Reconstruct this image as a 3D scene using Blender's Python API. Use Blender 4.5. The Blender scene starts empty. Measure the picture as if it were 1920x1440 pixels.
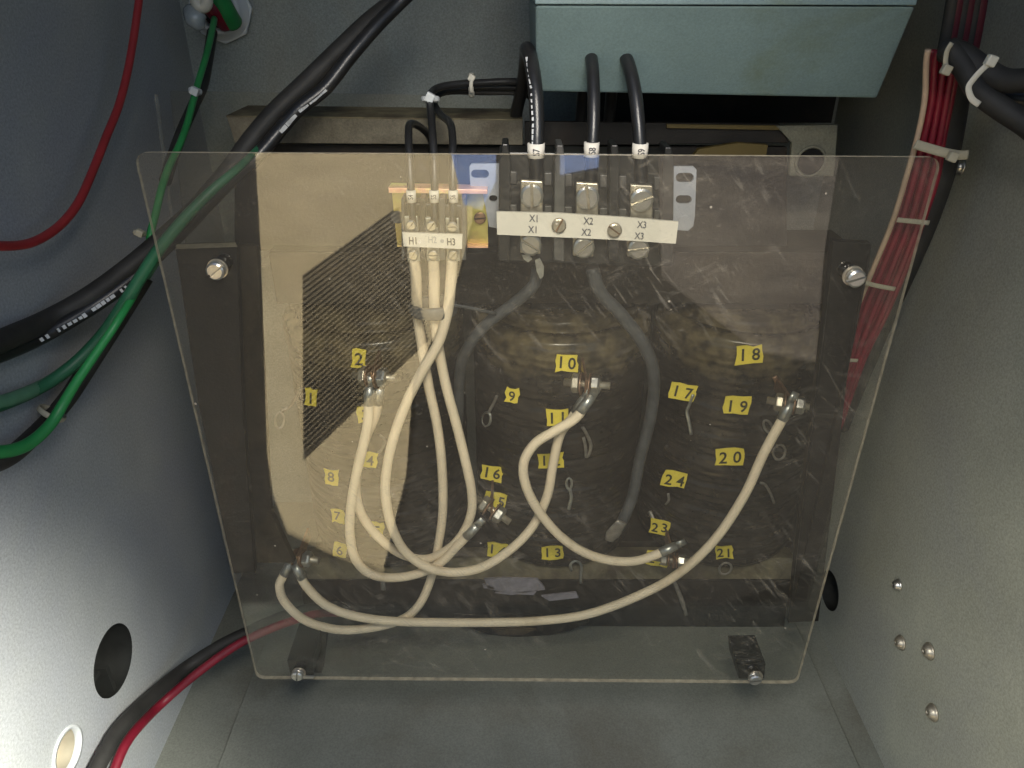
import bpy, bmesh, math, random
from mathutils import Vector, Matrix
random.seed(7)
PI = math.pi
# ------------------------------------------------------------------ camera, world, sun, lamps, exposure
sc = bpy.context.scene
FPX = 1387.0                      # focal length in photo pixels (photo is 1920 wide)
TH = math.radians(28.56)          # camera looks down by this
CAM = Vector((0, 0, 0.56))        # cabinet floor is z = 0
cd = bpy.data.cameras.new('camera'); cam = bpy.data.objects.new('camera', cd)
sc.collection.objects.link(cam); sc.camera = cam
cd.sensor_width = 36; cd.lens = FPX / 1920 * 36
cd.clip_start = 0.01; cd.clip_end = 200
cam.location = CAM; cam.rotation_euler = (PI / 2 - TH, 0, 0)
SUN_EL, SUN_AZ = math.radians(52), math.radians(-62)   # azimuth measured from +Y towards +X
w = bpy.data.worlds.new('World'); sc.world = w; w.use_nodes = True
nt = w.node_tree
sky = nt.nodes.new('ShaderNodeTexSky'); sky.sky_type = 'NISHITA'; sky.sun_disc = False
sky.sun_elevation = SUN_EL; sky.sun_rotation = SUN_AZ
bg = nt.nodes['Background']; bg.inputs['Strength'].default_value = 0.032
nt.links.new(sky.outputs[0], bg.inputs['Color'])
sl = bpy.data.lights.new('sun', 'SUN'); sl.energy = 5.0; sl.angle = math.radians(0.5); sl.color = (1, .95, .86)
so = bpy.data.objects.new('sun', sl); sc.collection.objects.link(so)
sdir = Vector((math.sin(SUN_AZ) * math.cos(SUN_EL), math.cos(SUN_AZ) * math.cos(SUN_EL), math.sin(SUN_EL)))
so.rotation_euler = sdir.to_track_quat('Z', 'Y').to_euler()
def area(name, loc, aim, size, energy, color, spread=180):
    l = bpy.data.lights.new(name, 'AREA'); l.energy = energy; l.size = size; l.color = color
    l.spread = math.radians(spread)
    o = bpy.data.objects.new(name, l); sc.collection.objects.link(o); o.location = loc
    o.rotation_euler = (Vector(loc) - Vector(aim)).to_track_quat('Z', 'Y').to_euler()
    return o
# area lamps that stand in for daylight through the open front of the cabinet
area('doorway_daylight_low', (0.13, 0.02, 0.56), (-0.29, 0.12, 0.16), 0.10, 0.44, (1, .965, .85), 49)
area('right_wall_fill', (-0.13, 0.02, 0.56), (0.30, 0.20, 0.12), 0.12, 0.060, (1, .95, .80), 56)  # fill lamp added to brighten the lower right wall
area('doorway_daylight_front', (0.10, -0.60, 0.95), (0.02, 0.5, 0.28), 0.40, 0.13, (1, .91, .78), 140)
area('white_wire_fill', (0.03, 0.06, 0.68), (0.02, 0.46, 0.30), 0.14, 0.13, (1, .93, .82), 70)  # added fill that lifts the white wires against the back wall
sc.view_settings.view_transform = 'Standard'; sc.view_settings.look = 'None'
sc.view_settings.exposure = 2.0; sc.view_settings.gamma = 1; sc.view_settings.use_curve_mapping = False
sc.render.engine = 'CYCLES'
cy = sc.cycles
cy.use_denoising = True; cy.max_bounces = 10; cy.transparent_max_bounces = 24
cy.diffuse_bounces = 4; cy.glossy_bounces = 4; cy.sample_clamp_indirect = 3.0
cy.caustics_reflective = False; cy.caustics_refractive = False

# ------------------------------------------------------------------ helpers
CT, ST = math.cos(TH), math.sin(TH)
def ray(px, py):
    u, v = (px - 960) / FPX, (720 - py) / FPX
    return Vector((u, CT + v * ST, v * CT - ST))
def at(px, py, Y):
    d = ray(px, py); return CAM + d * (Y / d.y)
def atx(px, py, X):
    d = ray(px, py); return CAM + d * (X / d.x)
def atz(px, py, Z=0.0):
    d = ray(px, py); return CAM + d * ((Z - CAM.z) / d.z)
def pxm(px, py, Y):                # metres per photo pixel at that place
    d = ray(px, py); return (Y / d.y) / FPX

class MB:
    def __init__(s): s.v = []; s.f = []; s.m = []; s.sm = []
    def add(s, vs, fs, m=0, smooth=False):
        o = len(s.v); s.v += [Vector(p) for p in vs]
        for f in fs: s.f.append([o + i for i in f]); s.m.append(m); s.sm.append(smooth)
    def prism(s, pts, ext, m=0, ms=None, hole=None):
        n = len(pts); ext = Vector(ext)
        a = [Vector(p) for p in pts]; b = [p + ext for p in a]
        s.add(a + b, [list(range(n)), list(range(2 * n - 1, n - 1, -1))], m)
        s.add(a + b, [[i, n + i, n + (i + 1) % n, (i + 1) % n] for i in range(n)], m if ms is None else ms)
    def box(s, c, h, m=0, rot=None):
        c = Vector(c); P = []
        for x in (-1, 1):
            for y in (-1, 1):
                for z in (-1, 1):
                    p = Vector((x * h[0], y * h[1], z * h[2]))
                    if rot is not None: p = rot @ p
                    P.append(c + p)
        s.add(P, [[0, 1, 3, 2], [4, 6, 7, 5], [0, 4, 5, 1], [2, 3, 7, 6], [0, 2, 6, 4], [1, 5, 7, 3]], m)
    def tube(s, pts, r, m=0, seg=12, closed=False, flat=1.0, res=5, caps=True, nhint=None, raw=False):
        P = [Vector(p) for p in pts]
        R = r if isinstance(r, (list, tuple)) else [r] * len(P)
        if not raw:
            Q, RR = [], []
            n = len(P); rng = range(n) if closed else range(n - 1)
            for i in rng:
                if closed: p0, p1, p2, p3 = P[i - 1], P[i], P[(i + 1) % n], P[(i + 2) % n]
                else:
                    p1, p2 = P[i], P[i + 1]
                    p0 = P[i - 1] if i > 0 else p1 * 2 - p2
                    p3 = P[i + 2] if i + 2 < n else p2 * 2 - p1
                for k in range(res):
                    t = k / res
                    Q.append(0.5 * ((2 * p1) + (p2 - p0) * t + (2 * p0 - 5 * p1 + 4 * p2 - p3) * t * t + (3 * p1 - p0 - 3 * p2 + p3) * t ** 3))
                    RR.append(R[i] * (1 - t) + R[(i + 1) % n] * t)
            if not closed: Q.append(P[-1]); RR.append(R[-1])
            P, R = Q, RR
        n = len(P); vs = []; nrm = None
        for i in range(n):
            if closed: tg = P[(i + 1) % n] - P[i - 1]
            else: tg = P[min(i + 1, n - 1)] - P[max(i - 1, 0)]
            if tg.length < 1e-9: tg = Vector((0, 0, 1))
            tg.normalize()
            if nrm is None:
                h = Vector(nhint) if nhint is not None else (Vector((0, 1, 0)) if abs(tg.y) < .9 else Vector((1, 0, 0)))
                nrm = (h - tg * h.dot(tg)).normalized()
            else: nrm = (nrm - tg * nrm.dot(tg)).normalized()
            bn = tg.cross(nrm)
            for k in range(seg):
                a = 2 * PI * k / seg
                vs.append(P[i] + nrm * (math.cos(a) * R[i] * flat) + bn * (math.sin(a) * R[i]))
        fs = []
        for i in range(n if closed else n - 1):
            j = (i + 1) % n
            for k in range(seg):
                k2 = (k + 1) % seg
                fs.append([i * seg + k, i * seg + k2, j * seg + k2, j * seg + k])
        s.add(vs, fs, m, True)
        if caps and not closed:
            s.add(vs[:seg], [list(range(seg))[::-1]], m); s.add(vs[-seg:], [list(range(seg))], m)
    def lathe(s, c, axis, prof, m=0, seg=24, a0=0.0, smooth=True, up=None):   # prof: [(radius, height along axis)]
        c = Vector(c); ax = Vector(axis).normalized()
        h = Vector(up) if up is not None else (Vector((0, 0, 1)) if abs(ax.z) < .9 else Vector((1, 0, 0)))
        x = (h - ax * h.dot(ax)).normalized(); y = ax.cross(x); vs = []
        for r, z in prof:
            for k in range(seg):
                a = a0 + 2 * PI * k / seg
                vs.append(c + ax * z + x * (r * math.cos(a)) + y * (r * math.sin(a)))
        fs = []
        for i in range(len(prof) - 1):
            for k in range(seg):
                k2 = (k + 1) % seg
                fs.append([i * seg + k, i * seg + k2, (i + 1) * seg + k2, (i + 1) * seg + k])
        s.add(vs, fs, m, smooth)
        if prof[0][0] > 1e-6: s.add(vs[:seg], [list(range(seg))[::-1]], m)
        if prof[-1][0] > 1e-6: s.add(vs[-seg:], [list(range(seg))], m)
    def text(s, body, c, xd, ud, h, m=0, sx=1.0, bold=0.0, th=0.0002):
        cu = bpy.data.curves.new('t', 'FONT'); cu.body = body; cu.size = 1; cu.resolution_u = 3
        cu.offset = bold
        o = bpy.data.objects.new('t', cu)
        me = bpy.data.meshes.new_from_object(o)
        vs = [v.co.copy() for v in me.vertices]; fs = [list(p.vertices) for p in me.polygons]
        bpy.data.objects.remove(o); bpy.data.meshes.remove(me)
        if not vs: return
        x0, x1 = min(v.x for v in vs), max(v.x for v in vs); y0, y1 = min(v.y for v in vs), max(v.y for v in vs)
        k = h / (y1 - y0); xd = Vector(xd).normalized(); ud = Vector(ud).normalized(); nn = xd.cross(ud)
        s.add([Vector(c) + xd * ((v.x - (x0 + x1) / 2) * k * sx) + ud * ((v.y - (y0 + y1) / 2) * k) + nn * th for v in vs], fs, m)

WL = {}
def setp(o, label=None, cat=None, group=None, kind=None):
    if label: o['label'] = label
    if cat: o['category'] = cat
    if group: o['group'] = group
    if kind: o['kind'] = kind
    return o
def root(name, loc, label, cat, group=None):
    o = bpy.data.objects.new(name, None); sc.collection.objects.link(o); o.empty_display_size = .01
    o.location = loc; WL[o] = Vector(loc); return setp(o, label, cat, group)
def build(mb, name, mats, parent=None, bevel=0, label=None, fixn=True):
    n = len(mb.v); c = sum(mb.v, Vector()) / n
    me = bpy.data.meshes.new(name)
    me.from_pydata([v - c for v in mb.v], [], mb.f)
    if not isinstance(mats, (list, tuple)): mats = [mats]
    for mt in mats: me.materials.append(M[mt])
    for p, mi, s_ in zip(me.polygons, mb.m, mb.sm): p.material_index = min(mi, len(mats) - 1); p.use_smooth = s_
    if fixn:
        b = bmesh.new(); b.from_mesh(me)
        bmesh.ops.remove_doubles(b, verts=b.verts, dist=1e-6)
        bmesh.ops.recalc_face_normals(b, faces=b.faces); b.to_mesh(me); b.free()
    o = bpy.data.objects.new(name, me); sc.collection.objects.link(o)
    o.location = c - (WL[parent] if parent else Vector()); WL[o] = c
    if parent: o.parent = parent
    if bevel:
        bv = o.modifiers.new('bevel', 'BEVEL'); bv.width = bevel; bv.segments = 2; bv.limit_method = 'ANGLE'
        bv.angle_limit = math.radians(40); bv.harden_normals = False
    if label: o['label'] = label
    return o
def struct(mb, name, mats, bevel=0):
    o = build(mb, name, mats, None, bevel); o['kind'] = 'structure'; return o

# ------------------------------------------------------------------ materials
M = {}
def mat(name, col, rough=.5, metal=0, spec=.5, var=.15, vs=30., bump=0., bs=400., col2=None, speck=None, trans=0, coat=0, c2lo=.45, c2hi=.65):
    m = bpy.data.materials.new(name); m.use_nodes = True; M[name] = m
    t = m.node_tree; N = t.nodes; L = t.links; b = N['Principled BSDF']
    tc = N.new('ShaderNodeTexCoord')
    def noise(scale, det=4, rgh=.55, dist=0):
        n = N.new('ShaderNodeTexNoise'); n.inputs['Scale'].default_value = scale
        n.inputs['Detail'].default_value = det; n.inputs['Roughness'].default_value = rgh; n.inputs['Distortion'].default_value = dist
        L.new(tc.outputs['Object'], n.inputs['Vector']); return n
    def ramp(src, stops):
        r = N.new('ShaderNodeValToRGB'); L.new(src, r.inputs[0])
        while len(r.color_ramp.elements) < len(stops): r.color_ramp.elements.new(.5)
        for e, (p, c) in zip(r.color_ramp.elements, stops):
            e.position = p; e.color = c if len(c) == 4 else (*c, 1)
        return r
    n1 = noise(vs)
    lo = tuple(max(0, c * (1 - var)) for c in col); hi = tuple(min(1, c * (1 + var)) for c in col)
    cur = ramp(n1.outputs['Fac'], [(.3, lo), (.7, hi)]).outputs[0]
    def mixc(fac, a, bcol):
        x = N.new('ShaderNodeMix'); x.data_type = 'RGBA'; L.new(fac, x.inputs[0]); L.new(a, x.inputs[6])
        if isinstance(bcol, tuple): x.inputs[7].default_value = (*bcol, 1)
        else: L.new(bcol, x.inputs[7])
        return x.outputs[2]
    if col2:
        n2 = noise(vs * .37, 6, .65, .6)
        cur = mixc(ramp(n2.outputs['Fac'], [(c2lo, (0, 0, 0)), (c2hi, (1, 1, 1))]).outputs[0], cur, col2)
    if speck:                                   # fine grain of the surface: (amount, scale)
        n3 = noise(speck[1], 2, .8)
        x = N.new('ShaderNodeMix'); x.data_type = 'RGBA'; x.blend_type = 'MULTIPLY'; x.inputs[0].default_value = 1
        L.new(cur, x.inputs[6]); L.new(ramp(n3.outputs['Fac'], [(.3, (1 - speck[0],) * 3), (.7, (1 + speck[0],) * 3)]).outputs[0], x.inputs[7])
        cur = x.outputs[2]
    L.new(cur, b.inputs['Base Color'])
    b.inputs['Roughness'].default_value = rough; b.inputs['Metallic'].default_value = metal
    b.inputs['Specular IOR Level'].default_value = spec; b.inputs['Transmission Weight'].default_value = trans
    b.inputs['Coat Weight'].default_value = coat
    if bump:
        n4 = noise(bs, 4, .7); bp = N.new('ShaderNodeBump'); bp.inputs['Strength'].default_value = bump
        bp.inputs['Distance'].default_value = .001; L.new(n4.outputs['Fac'], bp.inputs['Height']); L.new(bp.outputs[0], b.inputs['Normal'])
    return m
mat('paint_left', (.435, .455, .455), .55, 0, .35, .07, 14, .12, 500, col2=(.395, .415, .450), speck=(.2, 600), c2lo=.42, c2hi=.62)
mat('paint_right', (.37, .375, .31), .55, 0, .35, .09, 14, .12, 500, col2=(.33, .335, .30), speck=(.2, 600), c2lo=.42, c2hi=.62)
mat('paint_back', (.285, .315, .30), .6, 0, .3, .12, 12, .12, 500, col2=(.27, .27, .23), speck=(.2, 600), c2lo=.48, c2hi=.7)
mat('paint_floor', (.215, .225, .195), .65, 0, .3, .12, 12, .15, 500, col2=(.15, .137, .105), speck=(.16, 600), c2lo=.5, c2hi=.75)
mat('rust', (.085, .060, .038), .9, 0, .2, .5, 80, .3, 500)
mat('paint_blue', (.20, .285, .295), .5, 0, .4, .08, 16, .1, 500, col2=(.16, .21, .16), speck=(.12, 700), c2lo=.56, c2hi=.72)
mat('paint_blue_edge', (.23, .31, .32), .5, 0, .4, .08, 16, speck=(.12, 700))
mat('black_hole', (.010, .010, .010), .8, 0, .2, .3, 60)  # near-black, so the shade inside openings is in the colour
mat('rubber', (.022, .023, .021), .7, 0, .3, .3, 60)
mat('frame_black', (.014, .013, .012), .6, 0, .25, .3, 40, .2, 400, col2=(.035, .026, .018), speck=(.2, 800), c2lo=.55, c2hi=.8)
mat('frame_tan', (.15, .135, .10), .6, 0, .3, .25, 50, .2, 400, col2=(.07, .06, .042), speck=(.2, 800), c2lo=.5, c2hi=.75)
mat('frame_brown', (.045, .036, .024), .7, 0, .25, .3, 40, .2, 400, col2=(.02, .017, .013), speck=(.25, 800))
mat('wire_crimson_shaded', (.07, .008, .016), .5, 0, .4, .2, 60)  # crimson darkened for the shade on the upper harness
mat('frame_grey', (.16, .16, .125), .6, 0, .3, .2, 50, .2, 400, speck=(.2, 800))
mat('core_steel', (.018, .016, .013), .5, .2, .3, .35, 60, .3, 300, col2=(.04, .03, .02))
mat('bottom_tan', (.17, .15, .095), .7, 0, .2, .35, 60, .3, 300, col2=(.08, .065, .045))
mat('sheen_lilac', (.26, .25, .30), .35, 0, .5, .25, 120, .4, 200)  # colour of the painted sheen on the bottom channel
mat('cable_black', (.018, .018, .019), .32, 0, .6, .3, 60, .15, 300)
mat('cable_matte', (.03, .029, .027), .6, 0, .4, .3, 60, .15, 300)
mat('print_white', (.55, .57, .58), .6)
mat('wire_white', (.90, .77, .58), .45, 0, .4, .07, 40, .15, 300, col2=(.62, .50, .34), c2lo=.56, c2hi=.74)
mat('wire_red', (.36, .03, .035), .45, 0, .5, .15, 40)
mat('wire_crimson', (.20, .010, .025), .45, 0, .5, .2, 60, .1, 300)
mat('wire_green', (.024, .13, .065), .45, 0, .5, .2, 40, .1, 300)
mat('wire_green_bright', (.025, .25, .07), .4, 0, .5, .12, 40)
mat('wire_green_pale', (.11, .26, .16), .5, 0, .5, .15, 60)
mat('wire_beige', (.50, .36, .25), .5, 0, .4, .15, 40)
mat('lead_grey', (.075, .08, .085), .45, 0, .5, .35, 70, .3, 300)
mat('nylon', (.60, .58, .50), .4, 0, .5, .1, 60)
mat('nylon_dim', (.42, .39, .30), .45, 0, .4, .15, 60)
mat('white_plastic', (.62, .65, .66), .4, 0, .5, .06, 60)
mat('clear_plastic', (.30, .34, .36), .12, 0, .7, .3, 60)
mat('tape_white', (.80, .76, .68), .6, 0, .3, .05, 30, .1, 200, col2=(.70, .58, .42), c2lo=.68, c2hi=.85)
mat('ink', (.06, .06, .07), .6)
mat('ink_light', (.12, .12, .14), .6)
mat('ink_faded', (.46, .45, .44), .6)
mat('tag_yellow', (.86, .70, .08), .5, 0, .4, .08, 60, col2=(.66, .50, .14), c2lo=.6, c2hi=.8)
mat('ink_tag', (.035, .032, .012), .6)
mat('nickel', (.62, .60, .55), .28, .9, .5, .12, 90, .2, 200)
mat('nickel_old', (.50, .45, .36), .38, .75, .5, .25, 120, .3, 200, col2=(.30, .22, .14), c2lo=.55, c2hi=.8)
mat('tinned', (.45, .46, .44), .35, .8, .5, .25, 150, .3, 200)
mat('tab_metal', (.30, .28, .25), .45, .6, .5, .35, 150, .3, 200)
mat('copper_dull', (.32, .20, .13), .4, .7, .5, .3, 150, .3, 200)
mat('zinc_grey', (.42, .45, .52), .45, .35, .5, .1, 50, .1, 300)
mat('zinc_gold', (.55, .50, .16), .38, .6, .5, .3, 60, .1, 300, col2=(.50, .36, .16))
mat('zinc_pink', (.95, .50, .34), .4, .35, .5, .2, 60, 0, 300, col2=(.95, .85, .30), c2lo=.48, c2hi=.56)
mat('bakelite', (.022, .022, .021), .35, 0, .5, .3, 60, .1, 300)
mat('bakelite_grey', (.075, .072, .068), .45, 0, .5, .3, 90, .2, 300, col2=(.12, .12, .11))
mat('blue_plastic', (.05, .12, .38), .5, 0, .5, .1, 60)
mat('concrete_tan', (.64, .52, .315), .9, 0, .2, .10, 2.2, .1, 60, col2=(.50, .40, .22))
mat('grate_dark', (.185, .15, .095), .8, 0, .2, .25, 5)
mat('grate_bar', (.25, .205, .13), .8, 0, .2, .2, 8)
mat('asphalt', (.020, .018, .016), .9, 0, .2, .2, 1.2, .2, 60)
mat('glare_tint', (.18, .155, .13), .9, 0, .2, .25, 2.0, .2, 60, col2=(.07, .06, .06))  # colour of the added patch that mirrors as glare
mat('blue_reflection_sheet', (.22, .32, .62), .6, 0, .3, .1, 3)  # for the added sheet behind the blue reflections
mat('yellow_insul', (.09, .065, .015), .6)

def coil_material():                              # varnished winding: dark, with a kraft-paper band near the top
    m = bpy.data.materials.new('coil_varnish'); m.use_nodes = True; M['coil_varnish'] = m
    t = m.node_tree; N = t.nodes; L = t.links; b = N['Principled BSDF']
    tc = N.new('ShaderNodeTexCoord'); sp = N.new('ShaderNodeSeparateXYZ'); L.new(tc.outputs['Object'], sp.inputs[0])
    n = N.new('ShaderNodeTexNoise'); n.inputs['Scale'].default_value = 38; n.inputs['Detail'].default_value = 7; n.inputs['Roughness'].default_value = .7
    L.new(tc.outputs['Object'], n.inputs['Vector'])
    r = N.new('ShaderNodeValToRGB'); L.new(n.outputs['Fac'], r.inputs[0]); e = r.color_ramp.elements
    e[0].position = .3; e[0].color = (.006, .0055, .005, 1); e[1].position = .72; e[1].color = (.044, .035, .026, 1)
    # band mask: object z near the top, edge broken by the noise
    mu = N.new('ShaderNodeMath'); mu.operation = 'MULTIPLY'; mu.inputs[1].default_value = .05; L.new(n.outputs['Fac'], mu.inputs[0])
    ad = N.new('ShaderNodeMath'); ad.operation = 'ADD'; L.new(sp.outputs['Z'], ad.inputs[0]); L.new(mu.outputs[0], ad.inputs[1])
    br = N.new('ShaderNodeValToRGB'); L.new(ad.outputs[0], br.inputs[0]); q = br.color_ramp.elements
    q[0].position = .098; q[0].color = (0, 0, 0, 1); q[1].position = .112; q[1].color = (1, 1, 1, 1)
    q2 = br.color_ramp.elements.new(.140); q2.color = (1, 1, 1, 1)
    q3 = br.color_ramp.elements.new(.150); q3.color = (0, 0, 0, 1)
    n2 = N.new('ShaderNodeTexNoise'); n2.inputs['Scale'].default_value = 90; n2.inputs['Detail'].default_value = 5
    L.new(tc.outputs['Object'], n2.inputs['Vector'])
    kr = N.new('ShaderNodeValToRGB'); L.new(n2.outputs['Fac'], kr.inputs[0]); k = kr.color_ramp.elements
    k[0].position = .35; k[0].color = (.045, .036, .022, 1); k[1].position = .6; k[1].color = (.14, .112, .062, 1)
    x = N.new('ShaderNodeMix'); x.data_type = 'RGBA'; L.new(br.outputs[0], x.inputs[0]); L.new(r.outputs[0], x.inputs[6]); L.new(kr.outputs[0], x.inputs[7])
    L.new(x.outputs[2], b.inputs['Base Color']); b.inputs['Roughness'].default_value = .27
    wv = N.new('ShaderNodeTexWave'); wv.wave_type = 'BANDS'; wv.bands_direction = 'Z'; wv.inputs['Scale'].default_value = 45
    wv.inputs['Distortion'].default_value = 3; wv.inputs['Detail'].default_value = 3; L.new(tc.outputs['Object'], wv.inputs['Vector'])
    bp = N.new('ShaderNodeBump'); bp.inputs['Strength'].default_value = .32; bp.inputs['Distance'].default_value = .0015
    L.new(wv.outputs['Fac'], bp.inputs['Height']); L.new(bp.outputs[0], b.inputs['Normal'])
coil_material()

def acrylic(name, dust, refl, tint=(.93, .93, .90)):
    m = bpy.data.materials.new(name); m.use_nodes = True; M[name] = m
    t = m.node_tree; N = t.nodes; L = t.links; N.remove(N['Principled BSDF']); out = N['Material Output']
    tr = N.new('ShaderNodeBsdfTransparent'); tr.inputs[0].default_value = (*tint, 1)
    gl = N.new('ShaderNodeBsdfGlossy'); gl.inputs['Roughness'].default_value = .016; gl.inputs['Color'].default_value = (1, 1, 1, 1)
    lw = N.new('ShaderNodeLayerWeight'); lw.inputs[0].default_value = .5
    pw = N.new('ShaderNodeMath'); pw.operation = 'POWER'; pw.inputs[1].default_value = 5; L.new(lw.outputs['Facing'], pw.inputs[0])
    mu = N.new('ShaderNodeMath'); mu.operation = 'MULTIPLY_ADD'; mu.inputs[1].default_value = .96 * refl; mu.inputs[2].default_value = .04 * refl; mu.use_clamp = True; L.new(pw.outputs[0], mu.inputs[0])
    mx = N.new('ShaderNodeMixShader'); L.new(mu.outputs[0], mx.inputs[0]); L.new(tr.outputs[0], mx.inputs[1]); L.new(gl.outputs[0], mx.inputs[2])
    df = N.new('ShaderNodeBsdfDiffuse'); df.inputs[0].default_value = (.62, .56, .47, 1)
    tc = N.new('ShaderNodeTexCoord')
    def noi(sc_, det, scale3=None, dist=0):
        n = N.new('ShaderNodeTexNoise'); n.inputs['Scale'].default_value = sc_; n.inputs['Detail'].default_value = det; n.inputs['Distortion'].default_value = dist
        if scale3:
            mp = N.new('ShaderNodeMapping'); mp.vector_type = 'TEXTURE'; mp.inputs['Scale'].default_value = scale3[0]; mp.inputs['Rotation'].default_value = scale3[1]
            L.new(tc.outputs['Object'], mp.inputs[0]); L.new(mp.outputs[0], n.inputs['Vector'])
        else: L.new(tc.outputs['Object'], n.inputs['Vector'])
        return n.outputs['Fac']
    def rmp(src, a, b_, hi):
        r = N.new('ShaderNodeMapRange'); r.inputs[1].default_value = a; r.inputs[2].default_value = b_
        r.inputs[3].default_value = 0; r.inputs[4].default_value = hi; L.new(src, r.inputs[0]); return r.outputs[0]
    def add(a, b_):
        x = N.new('ShaderNodeMath'); x.operation = 'ADD'; L.new(a, x.inputs[0])
        if isinstance(b_, float): x.inputs[1].default_value = b_
        else: L.new(b_, x.inputs[1])
        return x.outputs[0]
    d = rmp(noi(7, 5), .35, .75, dust * 1.1)                        # cloudy film
    d = add(d, rmp(noi(420, 2), .66, .80, .10))                    # fine grit
    vo = N.new('ShaderNodeTexVoronoi'); vo.inputs['Scale'].default_value = 62; L.new(tc.outputs['Object'], vo.inputs['Vector'])
    sepc = N.new('ShaderNodeSeparateColor'); L.new(vo.outputs['Color'], sepc.inputs[0])
    th_ = N.new('ShaderNodeMath'); th_.operation = 'MULTIPLY'; th_.inputs[1].default_value = .05; L.new(sepc.outputs[0], th_.inputs[0])
    lt = N.new('ShaderNodeMath'); lt.operation = 'LESS_THAN'; L.new(vo.outputs['Distance'], lt.inputs[0]); L.new(th_.outputs[0], lt.inputs[1])
    pk = N.new('ShaderNodeMath'); pk.operation = 'MULTIPLY'; pk.inputs[1].default_value = .45; gt = N.new('ShaderNodeMath'); gt.operation = 'GREATER_THAN'; gt.inputs[1].default_value = .55; L.new(sepc.outputs[1], gt.inputs[0]); m3 = N.new('ShaderNodeMath'); m3.operation = 'MULTIPLY'; L.new(gt.outputs[0], m3.inputs[0]); L.new(lt.outputs[0], m3.inputs[1]); L.new(m3.outputs[0], pk.inputs[0])
    d = add(d, pk.outputs[0])                                      # single dust flecks
    patch = rmp(noi(5, 3), .45, .6, 1.0)                           # scuffs only in some areas
    def scuff(ang, k, lo, hi, amt):
        q = rmp(noi(28, 4, ((1, 1, 1 / k), (0, ang, 0)), 1.6), lo, hi, amt)
        x = N.new('ShaderNodeMath'); x.operation = 'MULTIPLY'; L.new(q, x.inputs[0]); L.new(patch, x.inputs[1]); return x.outputs[0]
    d = add(d, scuff(.9, 9, .58, .74, .13)); d = add(d, scuff(-.45, 12, .60, .74, .12)); d = add(d, scuff(.12, 10, .61, .74, .09))
    d = add(d, dust * .55)
    m2 = N.new('ShaderNodeMixShader'); L.new(d, m2.inputs[0]); L.new(mx.outputs[0], m2.inputs[1]); L.new(df.outputs[0], m2.inputs[2])
    L.new(m2.outputs[0], out.inputs[0])
acrylic('acrylic', .021, 1.15)
acrylic('acrylic_back', .035, .3)
def edge_mat(name, col, op):
    m = bpy.data.materials.new(name); m.use_nodes = True; M[name] = m
    t = m.node_tree; N = t.nodes; L = t.links; b = N['Principled BSDF']; out = N['Material Output']
    b.inputs['Roughness'].default_value = .5
    tc = N.new('ShaderNodeTexCoord'); n = N.new('ShaderNodeTexNoise'); n.inputs['Scale'].default_value = 160; L.new(tc.outputs['Object'], n.inputs['Vector'])
    r = N.new('ShaderNodeValToRGB'); L.new(n.outputs['Fac'], r.inputs[0]); r.color_ramp.elements[0].position = .3; r.color_ramp.elements[1].position = .7
    r.color_ramp.elements[0].color = (*[c * .55 for c in col], 1); r.color_ramp.elements[1].color = (*col, 1)
    L.new(r.outputs[0], b.inputs['Base Color'])
    tr = N.new('ShaderNodeBsdfTransparent'); mx = N.new('ShaderNodeMixShader'); mx.inputs[0].default_value = op
    L.new(tr.outputs[0], mx.inputs[1]); L.new(b.outputs[0], mx.inputs[2]); L.new(mx.outputs[0], out.inputs[0])
edge_mat('acrylic_edge', (.82, .72, .54), .6)
edge_mat('acrylic_edge_dim', (.5, .5, .45), .25)

# ------------------------------------------------------------------ setting: the cabinet interior
XL, XR, YB, YF, ZT = -0.29, 0.302, 0.726, 0.245, 0.95
def wall_x(X, thick, y0, y1, z0, z1, holes, name, mt):      # side wall in plane x=X with round holes [(y,z,r)]
    b = bmesh.new(); edges = []
    def ringe(pts):
        vs = [b.verts.new(p) for p in pts]
        for i in range(len(vs)): edges.append(b.edges.new((vs[i], vs[(i + 1) % len(vs)])))
    ringe([(X, y0, z0), (X, y1, z0), (X, y1, z1), (X, y0, z1)])
    for (hy, hz, r) in holes: ringe([(X, hy + r * math.cos(2 * PI * k / 40), hz + r * math.sin(2 * PI * k / 40)) for k in range(40)])
    bmesh.ops.triangle_fill(b, use_beauty=True, use_dissolve=False, edges=edges)
    ret = bmesh.ops.extrude_face_region(b, geom=list(b.faces))
    for g in ret['geom']:
        if isinstance(g, bmesh.types.BMVert): g.co.x += thick
    bmesh.ops.recalc_face_normals(b, faces=b.faces)
    me = bpy.data.meshes.new(name); b.to_mesh(me); b.free(); me.materials.append(M[mt])
    o = bpy.data.objects.new(name, me); sc.collection.objects.link(o); WL[o] = Vector(); o['kind'] = 'structure'; return o
h1 = atx(213, 1238, XL); h2 = atx(126, 1408, XL)
hr1 = (atx(213, 1172, XL) - atx(213, 1305, XL)).length / 2
hr2 = (atx(124, 1367, XL) - atx(124, 1450, XL)).length / 2
wall_x(XL, -.004, YF, YB, 0.0, ZT, [(h1.y, h1.z, hr1), (h2.y, h2.z, hr2)], 'left_wall', 'paint_left')
h3 = atx(1556, 1107, XR)
wall_x(XR, .004, YF, YB, 0.0, ZT, [(h3.y, h3.z, .019)], 'right_wall', 'paint_right')
b = MB(); b.box(((XL + XR) / 2, YB + .002, ZT / 2), ((XR - XL) / 2 + .004, .002, ZT / 2)); struct(b, 'back_wall', 'paint_back')
b = MB(); b.box(((XL + XR) / 2, (YF + YB) / 2, -.002), ((XR - XL) / 2 + .004, (YB - YF) / 2, .002)); struct(b, 'floor', 'paint_floor')
b = MB(); b.box(((XL + XR) / 2, (YF + YB) / 2, ZT + .002), ((XR - XL) / 2 + .004, (YB - YF) / 2, .002)); struct(b, 'ceiling', 'paint_back')
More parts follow.
